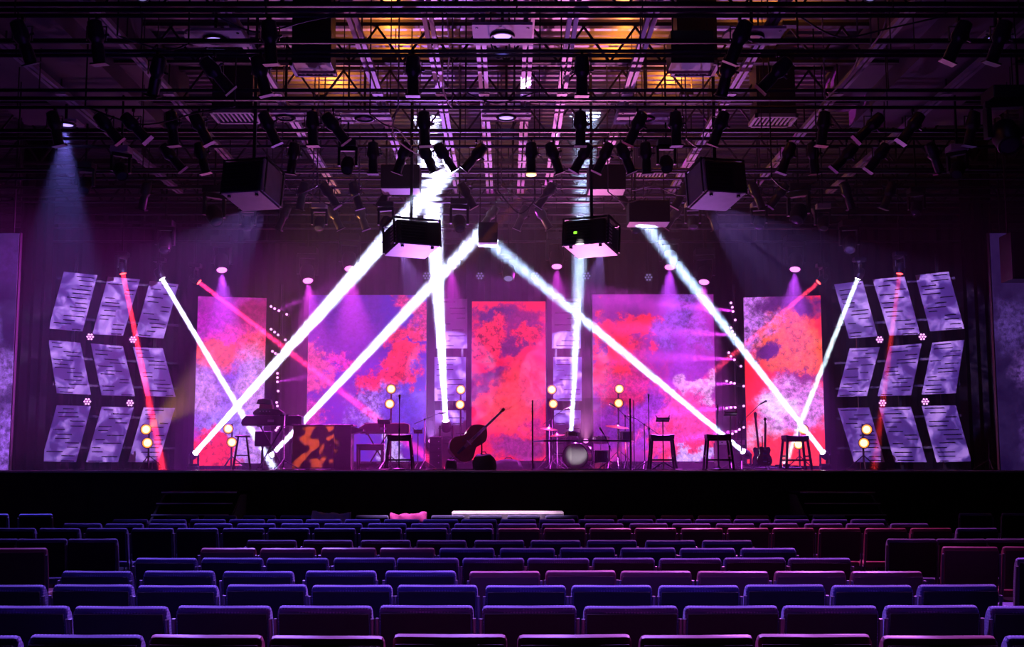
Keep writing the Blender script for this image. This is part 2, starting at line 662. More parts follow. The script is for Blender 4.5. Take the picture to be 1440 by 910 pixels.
# lighting pipes across the hall
PIPES = {}
PIPE_OBJ = []
FOOT = []          # footprints of things that hang above the pipes
PIPE_H = 5.6
PIPE_ROWS = [('A', 14), ('B', 22), ('C', 72), ('D', 78), ('E', 127), ('F', 151), ('G', 195), ('H', 206), ('I', 238), ('J', 251), ('K', 264), ('L', 284), ('M', 301), ('N', 321), ('O', 340)]
for k, (code, py) in enumerate(PIPE_ROWS):
    y = YH(py, PIPE_H)
    PIPES[code] = y
    p = empty('lighting_pipe', (0, y, HC + PIPE_H))
    tag(p, 'black horizontal lighting pipe under the roof, %s counted down from the photo top' % ORD[k + 1], 'pipe', 'lighting pipes')
    hw = min(13.8, 0.46 * y + 0.6)
    MB().cyl((-hw, 0, 0), (hw, 0, 0), 0.028, n=8).build('tube', M['pipe'], p, smooth=True)
    if code in 'BCFGJLN':
        # flat wire tray that follows the pipe
        MB().box(-hw, hw, -0.05, 0.0, 0.10, 0.16).build('cable_tray', M['black'], p)
    PIPE_OBJ.append((p, hw, y))

# ------------------------------------------------------------------ ceiling plates, vents, boxes


def downlight_plate(name, px0, px1, py0, py1, H, label, lit, rounded):
    ya, yb = YH(py1, H), YH(py0, H)
    ya, yb = min(ya, yb), max(ya, yb)
    ym = (ya + yb) / 2
    x0, x1 = (px0 - CX) / F * ym * 1.04, (px1 - CX) / F * ym * 1.04
    t = empty(name, ((x0 + x1) / 2, ym, HC + H))
    hw, hd = (x1 - x0) / 2, (yb - ya) / 2
    out = []
    if rounded:
        for i in range(9):
            a = math.pi / 2 + math.pi * i / 8
            out.append((-hw + hd * 0.6 + hd * 0.6 * math.cos(a) * 1.0, hd * math.sin(a)))
        out += [(hw, -hd), (hw, hd)]
    else:
        out = [(-hw, hd), (-hw, -hd), (hw, -hd), (hw, hd)]
    mb = MB()
    n = len(out)
    mb.v = [(x, y, 0) for x, y in out] + [(x, y, 0.04) for x, y in out]
    mb.f = [tuple(reversed(range(n))), tuple(range(n, 2 * n))] + [(i, (i + 1) % n, n + (i + 1) % n, n + i) for i in range(n)]
    mb.build('plate', M['plate'], t)
    MB().ring((0, 0, -0.01), (0, 0, 1), 0.15, 0.025, 18, 6).build('trim_ring', M['black'], t, smooth=True)
    MB().cyl((0, 0, -0.004), (0, 0, -0.012), 0.12, n=16).build('lens', M['blue_lens'] if lit else M['lens_off'], t)
    for sx in (-0.85, 0.85):
        MB().cyl((sx * hw, -0.7 * hd, -0.01), (sx * hw, -0.7 * hd, 0.0), 0.02, n=6).build('screw', M['black'], t)
    MB().bar((0, 0, 0.04), (0, 0, 7.3 - H + 0.05), 0.04).build('stem', M['joist'], t)
    FOOT.append((t.location.x - hw, t.location.x + hw, ya, yb))
    tag(t, label, 'ceiling light', 'downlight plates')
    if lit:
        spot('downlight_light', t, t.location + Vector((0, 0, -0.03)), t.location + Vector((0, 0, -3)), lit, 34, (0.22, 0.18, 1.0), 0.5, 0.06)
    return t


downlight_plate('downlight_plate', 262, 347, 43, 66, 5.9, 'round-ended pale plate with a blue-lit downlight, near the photo top left', 60, True)
downlight_plate('downlight_plate', 665, 748, 35, 64, 5.9, 'square pale plate with a glowing downlight, top centre between the twin rails', 60, False)
downlight_plate('downlight_plate', 1015, 1097, 40, 64, 5.9, 'round-ended pale plate with a dark downlight, top right of centre', 0, True)
downlight_plate('downlight_plate', 678, 746, 158, 171, 5.9, 'narrow pale downlight plate below the square one on the centre line', 20, False)
downlight_plate('downlight_plate', 478, 552, 158, 174, 5.9, 'narrow pale plate left of the brightest beam spot on the roof', 0, False)
downlight_plate('downlight_plate', 866, 944, 157, 175, 5.9, 'narrow pale plate right of the second bright beam spot on the roof', 0, False)
downlight_plate('downlight_plate', 370, 440, 158, 172, 5.9, 'narrow pale plate above the row of spotlights left of centre', 0, False)
downlight_plate('downlight_plate', 80, 120, 170, 179, 5.9, 'small plate with a strong blue downlight cone at the far left', 4500, False)
downlight_plate('downlight_plate', 1378, 1420, 46, 58, 5.9, 'small plate with a blue point of light at the upper right corner', 30, False)


def air_vent(px0, px1, py0, py1, H, label):
    ya, yb = sorted((YH(py1, H), YH(py0, H)))
    ym = (ya + yb) / 2
    x0, x1 = (px0 - CX) / F * ym * 1.04, (px1 - CX) / F * ym * 1.04
    t = empty('air_vent', ((x0 + x1) / 2, ym, HC + H))
    hw, hd = (x1 - x0) / 2, max((yb - ya) / 2, 0.2)
    MB().box(-hw, hw, -hd, -hd + 0.05, -0.02, 0.05).box(-hw, hw, hd - 0.05, hd, -0.02, 0.05).box(-hw, -hw + 0.05, -hd, hd, -0.02, 0.05).box(hw - 0.05, hw, -hd, hd, -0.02, 0.05).build('frame', M['vent'], t)
    MB().box(-hw + 0.04, hw - 0.04, -hd + 0.04, hd - 0.04, 0.04, 0.06).build('backing', M['dark'], t)
    MB().box(-hw * 0.9, hw * 0.9, -hd * 0.9, hd * 0.9, 0.06, 7.3 - H + 0.05).build('duct', M['joist'], t)
    n = 8
    for k in range(n):
        x = -hw + 0.08 + (2 * hw - 0.16) * (k + 0.5) / n
        MB().bar((x, -hd + 0.05, 0.01), (x, hd - 0.05, 0.01), 0.03, 0.02).build('blade', M['vent'], t)
    FOOT.append((t.location.x - hw, t.location.x + hw, ym - hd, ym + hd))
    tag(t, label, 'vent', 'ceiling air vents')


air_vent(413, 472, 89, 107, 6.15, 'white slatted air vent under the dark duct, upper left of centre')
air_vent(305, 367, 157, 173, 6.15, 'white slatted air vent among spotlights at left, the lower left one')
air_vent(945, 1006, 89, 107, 6.15, 'white slatted air vent under the dark duct, upper right of centre')
air_vent(1053, 1112, 163, 178, 6.15, 'white slatted air vent right of the ceiling centre, the lower right one')
air_vent(885, 932, 242, 252, 6.15, 'small white slatted air vent beside the right dark hanging box')


def dark_box(px0, px1, py0, py1, Y, label, name='loudspeaker_box', cat='loudspeaker', depth=0.5):
    a, b = P(px0, py1, Y), P(px1, py0, Y)
    c = (a + b) / 2
    t = empty(name, (c.x, Y, a.z))
    hw, h = (b.x - a.x) / 2, b.z - a.z
    MB().box(-hw, hw, 0, depth, 0, h).build('cabinet', M['black'], t, bevel=0.015)
    MB().box(-hw + 0.03, hw - 0.03, -0.015, 0, 0.03, h - 0.03).build('grille', M['black'], t)
    for s in (-1, 1):
        MB().bar((s * hw * 0.8, depth / 2, h), (s * hw * 0.8, depth / 2, Z_DECK + 0.04 - a.z), 0.02).build('hanger', M['joist'], t)
    FOOT.append((c.x - hw, c.x + hw, Y, Y + depth))
    tag(t, label, cat, 'hanging dark boxes')
    return t


dark_box(535, 590, 231, 265, 20.4, 'matt black box hanging above the left centre projector')
dark_box(828, 880, 231, 266, 20.4, 'matt black box hanging above the right centre projector')
dark_box(885, 942, 281, 312, 20.9, 'grey-lit black box hanging right of the right centre projector')
dark_box(410, 466, 42, 88, 16.2, 'black duct box above the upper left white vent', 'duct_box', 'duct')
dark_box(944, 1004, 42, 88, 16.2, 'black duct box above the upper right white vent', 'duct_box', 'duct')
dark_box(672, 700, 312, 341, 21.6, 'small black box at the centre where two white beams meet the rig')
dark_box(1424, 1462, 326, 392, 20.6, 'black loudspeaker hanging at the right photo edge before the side screen')


PROT = {}


def projector(px0, px1, py0, py1, Y, yaw, pitch, label, kind):
    """large venue projector on a hanging frame; the long case points at the stage"""
    a, b = P(px0, py1, Y), P(px1, py0, Y)
    w, h = (b.x - a.x), (b.z - a.z)
    c = (a + b) / 2
    t = empty('projector', (c.x, Y, c.z))
    rt = (pitch, 0, yaw)
    rm = Matrix.Rotation(yaw, 4, 'Z') @ Matrix.Rotation(pitch, 4, 'X')
    PROT[t.name] = rm
    hw, hh, d = w * 0.36, h * 0.32, 0.8
    body = MB().box(-hw, hw, 0, d, -hh, hh).build('case', M['black'] if kind != 'front' else M['blackgloss'], t, rot=rt, bevel=0.03)
    MB().box(-hw + 0.01, hw - 0.01, 0.02, d - 0.02, -hh - 0.02, -hh + 0.005).build('underside', M['case_white'], t, rot=rt, bevel=0.008)
    for s in (-1, 1):
        for q in range(6):
            z = -hh * 0.7 + q * hh * 0.28
            MB().box(s * hw - 0.012, s * hw + 0.012, 0.1, d * 0.45, z, z + 0.02).build('louvre', M['silver'], t, rot=rt)
    for q in range(7):
        z = -hh * 0.75 + q * hh * 0.25
        MB().box(-hw * 0.82, hw * 0.3, -0.015, 0.0, z, z + 0.018).build('louvre', M['blackgloss'], t, rot=rt)
    MB().lathe([(0.10, 0), (0.11, 0.12), (0.09, 0.18)], (0, d, 0), (0, 1, 0), 14).build('lens', M['lens_off'], t, rot=rt, smooth=True)
    for sx in (-0.7, 0.7):
        MB().cyl((sx * hw, 0.12, -hh - 0.05), (sx * hw, 0.12, -hh), 0.03, n=8).build('foot', M['black'], t, rot=rt)
    fr = MB()
    for sx in (-1, 1):
        fr.bar((sx * (hw + 0.03), 0.1, -hh), (sx * (hw + 0.03), 0.1, hh + 0.06), 0.03)
        fr.bar((sx * (hw + 0.03), d - 0.1, -hh), (sx * (hw + 0.03), d - 0.1, hh + 0.06), 0.03)
        fr.bar((sx * (hw + 0.03), 0.08, hh + 0.06), (sx * (hw + 0.03), d - 0.08, hh + 0.06), 0.03)
    fr.bar((-hw, 0.1, hh + 0.06), (hw, 0.1, hh + 0.06), 0.03).bar((-hw, d - 0.1, hh + 0.06), (hw, d - 0.1, hh + 0.06), 0.03)
    fr.build('hanging_frame', M['pipe'], t, rot=rt)
    q = rm @ Vector((0, d / 2, hh - 0.03))
    MB().bar(q, (q.x, q.y, Z_DECK - c.z + 0.05), 0.05).build('stem', M['pipe'], t)
    if kind == 'display':
        MB().box(-hw * 0.45, -hw * 0.30, -0.022, -0.014, -hh * 0.2, 0.0).build('display', M['green'], t, rot=rt)
    if kind == 'side':
        s = 1 if yaw < 0 else -1
        MB().box(min(s * hw, s * (hw + 0.03)), max(s * hw, s * (hw + 0.03)), 0.02, d - 0.02, -hh, hh * 1.1).build('side_cover', M['case_white'], t, rot=rt, bevel=0.008)
    FOOT.append((c.x - hw - 0.2, c.x + hw + 0.2, Y - 0.2, Y + d + 0.2))
    tag(t, label, 'projector', 'large hanging projectors')
    return t


R_ = math.radians
proj_l = projector(296, 382, 212, 282, 17.4, R_(-14), R_(-9), 'black louvred projector with white underside hanging at left', 'side')
proj_r = projector(981, 1062, 212, 282, 17.4, R_(14), R_(-9), 'black louvred projector with white underside hanging at right', 'side')
proj_cl = projector(545, 634, 300, 352, 19.2, R_(24), R_(-7), 'dark projector with pink-lit underside, centre left over the stage front', 'plain')
proj_cr = projector(777, 864, 298, 352, 19.2, R_(-24), R_(-7), 'dark projector with a green display, centre right over the stage front', 'display')

# ------------------------------------------------------------------ ellipsoidal spotlights on the pipes


def make_leko():
    t = empty('ellipsoidal_spotlight')
    mb = MB()
    mb.box(-0.02, 0.02, -0.035, 0.035, -0.05, 0.045).cyl((0, 0, -0.04), (0, 0, -0.13), 0.012, n=6)
    mb.build('clamp', M['black'], t)
    yk = MB()
    yk.box(-0.15, 0.15, -0.02, 0.02, -0.14, -0.125).box(-0.15, -0.138, -0.02, 0.02, -0.34, -0.13).box(0.138, 0.15, -0.02, 0.02, -0.34, -0.13)
    yk.build('yoke', M['black'], t)
    b = MB().lathe([(0.05, 0.27), (0.105, 0.24), (0.12, 0.10), (0.13, 0.0), (0.11, -0.04), (0.085, -0.08), (0.085, -0.12)], n=12).build('body', M['blackgloss'], t, (0, 0, -0.30), smooth=True)
    MB().lathe([(0.09, -0.10), (0.095, -0.16), (0.095, -0.36), (0.088, -0.38)], n=12).build('lens_tube', M['blackgloss'], b, smooth=True)
    MB().box(-0.115, 0.115, -0.115, 0.115, -0.40, -0.375).build('colour_frame', M['pipe'], b)
    k = MB().cyl((0.12, 0, 0.02), (0.19, 0, 0.02), 0.02, n=6)
    k.build('tilt_knob', M['pipe'], b)
    return tree(t)


LEKO = make_leko()
leko_used = [False]
PIPE_TEXT = {'B': 'the topmost pipe', 'C': 'the second lamp pipe from top', 'F': 'pipe above the outer projectors', 'G': 'pipe level with outer projectors',
             'J': 'pipe under the outer projectors', 'L': 'pipe behind the centre projectors'}
# pipe, pixel x of the body, lean in the picture (bottom end towards +x), lean towards the viewer
LEKOS = [
    ('B', 137, 6, 10), ('B', 380, 3, 10), ('B', 1040, -22, 15), ('B', 1347, -24, 10), ('B', 1405, -18, 12), ('B', 33, 15, 20),
    ('C', 302, 42, 15), ('C', 367, 14, 10), ('C', 581, 0, 8), ('C', 818, 0, 8), ('C', 1093, -44, 10), ('C', 1022, -12, 20), ('C', 222, -18, 25),
    ('F', 78, 12, 8), ('F', 150, 40, 12), ('F', 188, 44, 5), ('F', 243, 6, 6), ('F', 281, 28, 8), ('F', 378, 24, 10), ('F', 440, 2, 5), ('F', 469, 38, 8), ('F', 597, 3, 5),
    ('F', 816, 0, 5), ('F', 896, -26, 8), ('F', 950, 2, 5), ('F', 1012, -20, 12), ('F', 1157, -6, 5), ('F', 1225, -46, 8), ('F', 1283, -36, 6), ('F', 1366, -10, 8),
    ('G', 240, 40, 10), ('G', 284, 14, 6), ('G', 413, -8, 8), ('G', 525, 0, 5), ('G', 567, -20, 8), ('G', 600, 24, 6), ('G', 624, 32, 8), ('G', 670, -40, 6), ('G', 747, 0, 0),
    ('G', 778, 20, 8), ('G', 820, -30, 6), ('G', 850, -26, 6), ('G', 878, 22, 6), ('G', 908, 4, 6), ('G', 1107, -20, 8), ('G', 1143, 5, 6), ('G', 1190, -42, 8), ('G', 1236, -36, 8),
    ('G', 1312, 24, 12),
    ('J', 500, 16, 8), ('J', 462, 34, 6), ('J', 426, -12, 10), ('J', 545, -34, 12), ('J', 655, 30, 6), ('J', 770, -36, 8), ('J', 868, 40, 8), ('J', 960, -30, 8), ('J', 1062, 24, 8), ('J', 1096, -36, 8),
    ('J', 345, 38, 10), ('J', 1190, 20, 10), ('J', 1250, -20, 10), ('J', 205, -15, 12),
    ('L', 508, 20, 6), ('L', 690, -36, 6), ('L', 762, 30, 8), ('L', 735, -24, 6), ('L', 470, 26, 10), ('L', 948, -34, 8), ('L', 1000, 18, 8), ('L', 400, -26, 10), ('L', 1150, 30, 14),
]
order = {}
for e in sorted(LEKOS, key=lambda e: (e[0], e[1])):
    order.setdefault(e[0], []).append(e)
for code, row in order.items():
    y = PIPES[code]
    for k, (c, px, lean, fwd) in enumerate(row):
        p = P(px, dict(PIPE_ROWS)[code], y)
        loc = (p.x, y, HC + PIPE_H - 0.035)
        o = copy_tree(LEKO, loc, 0)
        o.scale = (0.84, 0.84, 0.84)
        body = [q for q in o.children if q.name.startswith('body')][0]
        body.rotation_euler = (R_(fwd), R_(-lean), 0)
        side = 'hanging straight' if abs(lean) < 9 else ('aimed down right' if lean > 0 else 'aimed down left')
        tag(o, 'black ellipsoidal spotlight %s, %s from left on %s' % (side, ORD[k + 1], PIPE_TEXT[code]), 'spotlight', 'ellipsoidal spotlights on the pipes')
        if code == 'G' and px == 747:
            o['label'] = 'ellipsoidal spotlight with a warm glowing lens near the ceiling centre'
            ln = MB().cyl((0, 0, -0.43), (0, 0, -0.402), 0.10, n=14).build('lit_lens', M['warm_lens'], body)
            a = Vector(loc) + Vector((0, 0, -0.76))
            s = spot('gobo_light', body, a, P(444, 628, 24.8), 14000, 7.0, (1, 0.45, 0.12), 0.3, 0.02)
            picture_light(s, 46, (0.50, (0.0, 0.0, 0.0)), (0.60, (1.0, 0.45, 0.10)), 0.0, 1.0, 0)
        if code == 'F' and px in (378, 440, 950, 1012):
            pink = px > 700
            a = Vector(loc) + Vector((0, 0, -0.66))
            spot('added_seat_light', body, a, Vector((-3.4 if px == 378 else -1.4 if px == 440 else 1.8 if px == 950 else 4.0, 13.4, 0.8)), 1500 * K_ADDED_SEAT, 58, (0.80, 0.16, 0.75) if pink else (0.30, 0.16, 1.0), 0.8, 0.06)  # light added in these spotlights to brighten the far seat rows
        if code == 'F' and px == 597:
            a = Vector(loc) + Vector((0, 0, -0.66))
            spot('table_light', body, a, P(650, 722, 17.7), 2600, 34, (1.0, 0.62, 0.95), 0.5, 0.05)
        if code == 'F' and px == 816:
            a = Vector(loc) + Vector((0, 0, -0.66))
            spot('front_light', body, a, P(812, 636, 25.2), 3200, 3.4, (1.0, 0.9, 0.95), 0.6, 0.03)
for o in [LEKO] + [c for c, s in KIDS[LEKO.name]] + [z for c, s in KIDS[LEKO.name] for z in s]:
    bpy.data.objects.remove(o)

# ------------------------------------------------------------------ moving heads, wash heads and LED cans
bpy.context.view_layer.update()


def moving_head(lens, target, hang, label, lens_mat, scale=1.0, yaw_box=0.0, group='moving head lights', to=None, name='moving_head_light', white_base=False):
    """lens: world position of the front lens; the base stands below it or hangs above it, carried down or up to height `to`"""
    lens, target = Vector(lens), Vector(target)
    d = (target - lens).normalized()
    c = lens - d * 0.16 * scale
    sgn = 1 if hang else -1
    t = empty(name, (c.x, c.y, c.z + sgn * 0.40 * scale))
    t.rotation_euler = (0, 0, 0)
    s = scale
    hd = Vector((d.x, d.y, 0))
    ya = math.atan2(hd.x, hd.y) if hd.length > 0.05 else 0.0
    q = Matrix.Rotation(-ya, 3, 'Z')
    MB().box(-0.17 * s, 0.17 * s, -0.15 * s, 0.15 * s, -0.06 * s, 0.06 * s).build('base', M['case_white'] if white_base else M['black'], t, rot=(0, 0, yaw_box), bevel=0.015)
    yk = MB()
    z0, z1 = -sgn * 0.06 * s, -sgn * 0.42 * s
    ax = q @ Vector((1, 0, 0))
    for e in (-1, 1):
        p = ax * (0.165 * s * e)
        yk.bar((p.x, p.y, z0 - sgn * 0.06 * s), (p.x, p.y, z1), 0.05 * s, 0.10 * s)
    p = ax * 0.19 * s
    yk.bar((-p.x, -p.y, z0 - sgn * 0.035 * s), (p.x, p.y, z0 - sgn * 0.035 * s), 0.10 * s, 0.07 * s)
    yk.build('yoke', M['black'], t, bevel=0.008)
    hc = Vector((0, 0, -sgn * 0.40 * s))
    h = MB().lathe([(0.05 * s, -0.17 * s), (0.11 * s, -0.13 * s), (0.135 * s, 0.0), (0.12 * s, 0.09 * s), (0.105 * s, 0.155 * s)], hc, d, 14).build('head', M['black'], t, smooth=True)
    MB().ring(hc + d * 0.155 * s, d, 0.10 * s, 0.012 * s, 16, 6).build('lens_ring', M['blackgloss'], h, smooth=True)
    MB().lathe([(0.088 * s, 0.150 * s), (0.085 * s, 0.160 * s), (0.03 * s, 0.172 * s)], hc, d, 14).build('lens', lens_mat, h, smooth=True)
    if to is not None:
        ox = next((0.13 * s if c.x > r_ else -0.13 * s for r_ in RAILX if abs(c.x - r_) < 0.12 and c.y < 25), 0.0)
        MB().bar((ox, 0, sgn * 0.05 * s), (ox, 0, to - t.location.z), 0.03).build('bracket', M['black'], t)
    tag(t, label, 'stage light', group)
    return t, lens + d * 0.03


ZTOP = Z_DECK + 0.03
WHITE = (0.60, 0.64, 1.0)
BEAM_W = 1150.0 * K_BEAM
# floor beams: lens pixel, distance, target pixel, target distance, relative power, label
FLOOR_BEAMS = [
    ((275, 637), 26.0, (556, 322), 20.1, 1.0, 'floor moving head with a white beam, at the foot of the left angled screen', STAGE_Z),
    ((382, 640), 26.9, (668, 336), 21.9, 0.55, 'floor moving head with a white beam, left of the wooden organ', STAGE_Z),
    ((1045, 635), 26.2, (686, 338), 21.9, 0.30, 'floor moving head with a white beam, beside the leg of the dark stool', STAGE_Z),
    ((1157, 636), 26.0, (900, 306), 21.2, 0.22, 'floor moving head with a white beam, at the foot of the right angled screen', STAGE_Z),
    ((627, 592), 27.0, (600, 155), 23.3, 1.7, 'moving head shooting a thick white beam upwards, on the case behind the double bass', None),
    ((803, 611), 27.0, (825, 145), 23.0, 0.36, 'moving head shooting a blue-white beam upwards, behind the drum kit', None),
]
for (px, py), Y, (tx, ty), TY, pw, label, base in FLOOR_BEAMS:
    lens, tgt = P(px, py, Y), P(tx, ty, TY)
    dn = (tgt - lens).normalized()
    fs = 0.9 if base is None else min(0.9, (lens.z - STAGE_Z) / (0.46 + 0.16 * dn.z))
    t, lp = moving_head(lens, tgt, False, label, M['white_lens'], fs, group='floor moving heads')
    bz = t.location.z - 0.06 * fs
    if base is None:
        # carried by a black case
        cs = empty('road_case', (t.location.x, t.location.y, STAGE_Z))
        hh = bz - STAGE_Z
        MB().box(-0.24, 0.24, -0.22, 0.22, 0.06, hh).build('box', M['black'], cs, bevel=0.01)
        for sx in (-0.18, 0.18):
            for sy in (-0.16, 0.16):
                MB().cyl((sx - 0.015, sy, 0.03), (sx + 0.015, sy, 0.03), 0.03, n=10).build('castor', M['black'], cs)
                MB().bar((sx, sy, 0.03), (sx, sy, 0.065), 0.02).build('castor_stem', M['pipe'], cs)
        for sx in (-0.24, 0.24):
            MB().box(sx - 0.008, sx + 0.008, -0.228, -0.21, 0.06, hh).build('corner_strip', M['silver'], cs)
        tag(cs, 'black road case carrying the upward beam light %s' % ('beside the double bass' if px < 700 else 'behind the bass drum'), 'case', 'road cases')
    beam('beam_light', t, lp, tgt, BEAM_W * pw, 2.0 if base is not None else 4.8, WHITE if pw > 0.5 else (0.45, 0.60, 1.0), 0.10)

# beams from hanging heads
AIR_BEAMS = [
    ((228, 392), 25.6, (384, 656), 26.0, 0.42, 1.6, WHITE, 'white_lens', 'hanging moving head with a slim white beam, above the left slotted panels'),
    ((1206, 392), 25.6, (1112, 630), 26.2, 0.15, 1.6, (0.7, 0.85, 1.0), 'white_lens', 'hanging moving head with a slim white beam, above the right slotted panels'),
    ((173, 385), 25.0, (229, 660), 24.6, 0.20, 2.0, (1.0, 0.02, 0.05), 'red_lens', 'hanging moving head with a red beam crossing the left slotted panels'),
    ((280, 397), 26.6, (570, 620), 26.4, 0.18, 2.2, (1.0, 0.02, 0.16), 'red_lens', 'hanging moving head with a red beam crossing the left angled screen'),
    ((1151, 397), 26.6, (900, 610), 26.4, 0.08, 2.4, (1.0, 0.04, 0.10), 'red_lens', 'hanging moving head with a red beam crossing the right angled screen'),
    ((1265, 385), 25.0, (1232, 640), 24.6, 0.03, 2.0, (1.0, 0.03, 0.03), 'red_lens', 'hanging moving head with a faint red beam on the right slotted panels'),
]
for (px, py), Y, (tx, ty), TY, pw, deg, col, lm, label in AIR_BEAMS:
    lens, tgt = P(px, py, Y), P(tx, ty, TY)
    t, lp = moving_head(lens, tgt, True, label, M[lm], 0.8, group='hanging beam heads', to=ZTOP)
    beam('beam_light', t, lp, tgt, BEAM_W * pw, deg, col, 0.10)

WASHES = [
    (312, 380, 27.4, 1.0, 320, 'far left above the angled screen'), (433, 395, 27.8, 0.7, 450, 'at the top left corner of the left wide screen'),
    (492, 378, 27.0, 0.9, 505, 'above the left wide screen, behind the widest white beam'), (635, 375, 27.8, 0.5, 638, 'left of the small white mover at the centre'),
    (783, 375, 27.8, 0.5, 787, 'right of the small white mover at the centre'), (942, 376, 27.2, 1.0, 936, 'above the right wide screen'),
    (990, 397, 27.8, 0.8, 975, 'at the top right corner of the right wide screen'), (1118, 379, 27.4, 0.8, 1108, 'far right above the angled screen'),
]
for k, (px, py, Y, pw, tx, where) in enumerate(WASHES):
    lens = P(px, py, Y)
    tgt = P(tx, 600, Y - 1.7)
    t, lp = moving_head(lens, tgt, True, 'glowing magenta wash head, %s' % where, M['mag_lens'], 1.4, group='magenta wash heads', to=ZTOP)
    spot('wash_light', t, lp, tgt, 12000 * pw * K_WASH, 38, (0.85, 0.05, 0.9) if k not in (0, 5, 7) else (0.55, 0.06, 1.0), 0.7, 0.08)

# unlit heads in the rig
UNLIT = [
    (305, 312, 22.0, 330, 1.25, 'large unlit moving head left of the left projector beam, tilted inwards'), (348, 322, 23.0, 348, 0.9, 'unlit moving head with a pale base under the left projector'),
    (231, 352, 24.0, 225, 1.1, 'unlit moving head hanging above the innermost left slotted panel'), (448, 322, 23.0, 440, 0.9, 'unlit moving head with a pale base left of the widest beam'),
    (647, 322, 21.6, 655, 1.0, 'unlit moving head right of the left centre projector'), (715, 392, 25.5, 714, 1.15, 'small white-faced moving head hanging alone at the stage centre'),
    (578, 352, 24.5, 590, 0.9, 'unlit moving head below the left centre projector'), (848, 352, 24.5, 836, 0.9, 'unlit moving head below the right centre projector'),
    (975, 320, 23.0, 980, 0.9, 'unlit moving head with a pale base right of the hanging grey box'), (1068, 320, 23.0, 1072, 0.9, 'unlit moving head with a pale base under the right projector'),
    (1120, 310, 22.0, 1100, 1.25, 'large unlit moving head right of the right projector, tilted inwards'), (1158, 322, 23.5, 1165, 0.9, 'unlit moving head with a pale base at right, beyond the large tilted one'),
    (1195, 352, 24.0, 1198, 1.1, 'unlit moving head hanging above the innermost right slotted panel'), (540, 322, 21.4, 520, 0.9, 'unlit moving head touching the top end of the widest beam'),
    (895, 325, 21.6, 910, 0.85, 'unlit moving head below the grey hanging box'), (1420, 205, 15.8, 1440, 1.5, 'dark moving head cut by the right photo edge'),
    (172, 248, 18.6, 190, 0.9, 'dark moving head with a painted lit rim under the left soffit'), (1345, 246, 18.6, 1330, 0.9, 'dark moving head with a painted lit rim under the right soffit'),
    (118, 268, 20.2, 105, 0.9, 'dark moving head beyond the blue downlight cone'), (1288, 300, 22.4, 1280, 0.9, 'dark moving head high above the right slotted panels'),
    (488, 240, 19.0, 480, 0.9, 'dark moving head left of the left hanging black box'), (938, 238, 19.0, 946, 0.9, 'dark moving head right of the right hanging black box'),
]
for px, py, Y, tx, s, label in UNLIT:
    lens = P(px, py, Y)
    moving_head(lens, P(tx, py + 60, Y - 0.6), True, label, M['led_dim'] if px == 715 else M['lens_off'], s, group='unlit moving heads', to=ZTOP, white_base='pale base' in label or 'lit rim' in label)  # the lit rim of the dark heads is put into a pale base colour


def led_can(p, face, label, led_mat, scale=1.0, to=None, group='LED cans', back=None):
    t = empty('led_can_light', p)
    d = (Vector(face) - Vector(p)).normalized()
    s = scale
    MB().lathe([(0.06 * s, -0.16 * s), (0.095 * s, -0.12 * s), (0.105 * s, 0.0)], (0, 0, 0), d, 14).build('housing', M['black'], t, smooth=True)
    u, v, w = frame_of(d)
    me = None
    for k in range(7):
        a = 2 * math.pi * k / 6
        q = Vector((0, 0, 0)) if k == 6 else (u * math.cos(a) + v * math.sin(a)) * 0.062 * s
        if me is None:
            me = MB().cyl(d * 0.0, d * 0.012, 0.022 * s, n=8).build('led', led_mat, t, q).data
        else:
            part(me, 'led', t, q)
    if to is not None:
        MB().bar((0, 0, 0.08 * s), (0, 0, to - p[2]), 0.025).build('bracket', M['black'], t)
    if back is not None:
        MB().bar(-d * 0.14 * s, -d * (0.14 * s + back), 0.03).build('arm', M['black'], t)
    tag(t, label, 'LED light', group)
    return t


for px, py, where in [(577, 356, 'under the left centre projector'), (600, 388, 'left of the vertical white beam'), (675, 388, 'left of the small central mover'), (753, 388, 'right of the small central mover'),
                      (825, 388, 'above the right column of slotted panels'), (850, 356, 'under the right centre projector'), (912, 390, 'above the right wide screen')]:
    p = P(px, py, 27.2)
    led_can(p, P(px, py + 20, 20), 'dim LED can with pale diodes, %s' % where, M['led_dim'], 1.1, ZTOP, 'dim LED cans in the rig')

# ------------------------------------------------------------------ stage platform, steps, drapes
st = empty('stage_platform', (0, STAGE_Y, 0))
tag(st, 'wide black stage platform with a pale nosing along its front edge', 'stage', kind='structure')
MB().box(-13, 13, 0, 9.1, 0, STAGE_Z - 0.03).build('skirt', M['stage_face'], st)
MB().box(-13, 13, -0.03, 9.1, STAGE_Z - 0.03, STAGE_Z).build('deck', M['stage_top'], st)
MB().cyl((-13, -0.03, STAGE_Z - 0.024), (13, -0.03, STAGE_Z - 0.024), 0.026, n=20).build('nosing', M['nosing'], st, smooth=True)
for k in range(-6, 6):
    MB().box(k * 2 + 0.02, k * 2 + 1.98, -0.02, 0, 0.05, STAGE_Z - 0.09).build('skirt_panel', M['stage_face'], st)
ris = empty('stage_riser', (0, 27.3, STAGE_Z))
tag(ris, 'low black riser under the screens at the stage back', 'riser', kind='structure')
MB().box(-6.3, 6.3, 0, 3.2, 0.0, 0.15).build('platform', M['stage_top'], ris, bevel=0.01)
MB().box(-6.3, 6.3, -0.01, 0.0, 0.0, 0.14).build('front_panel', M['stage_face'], ris)
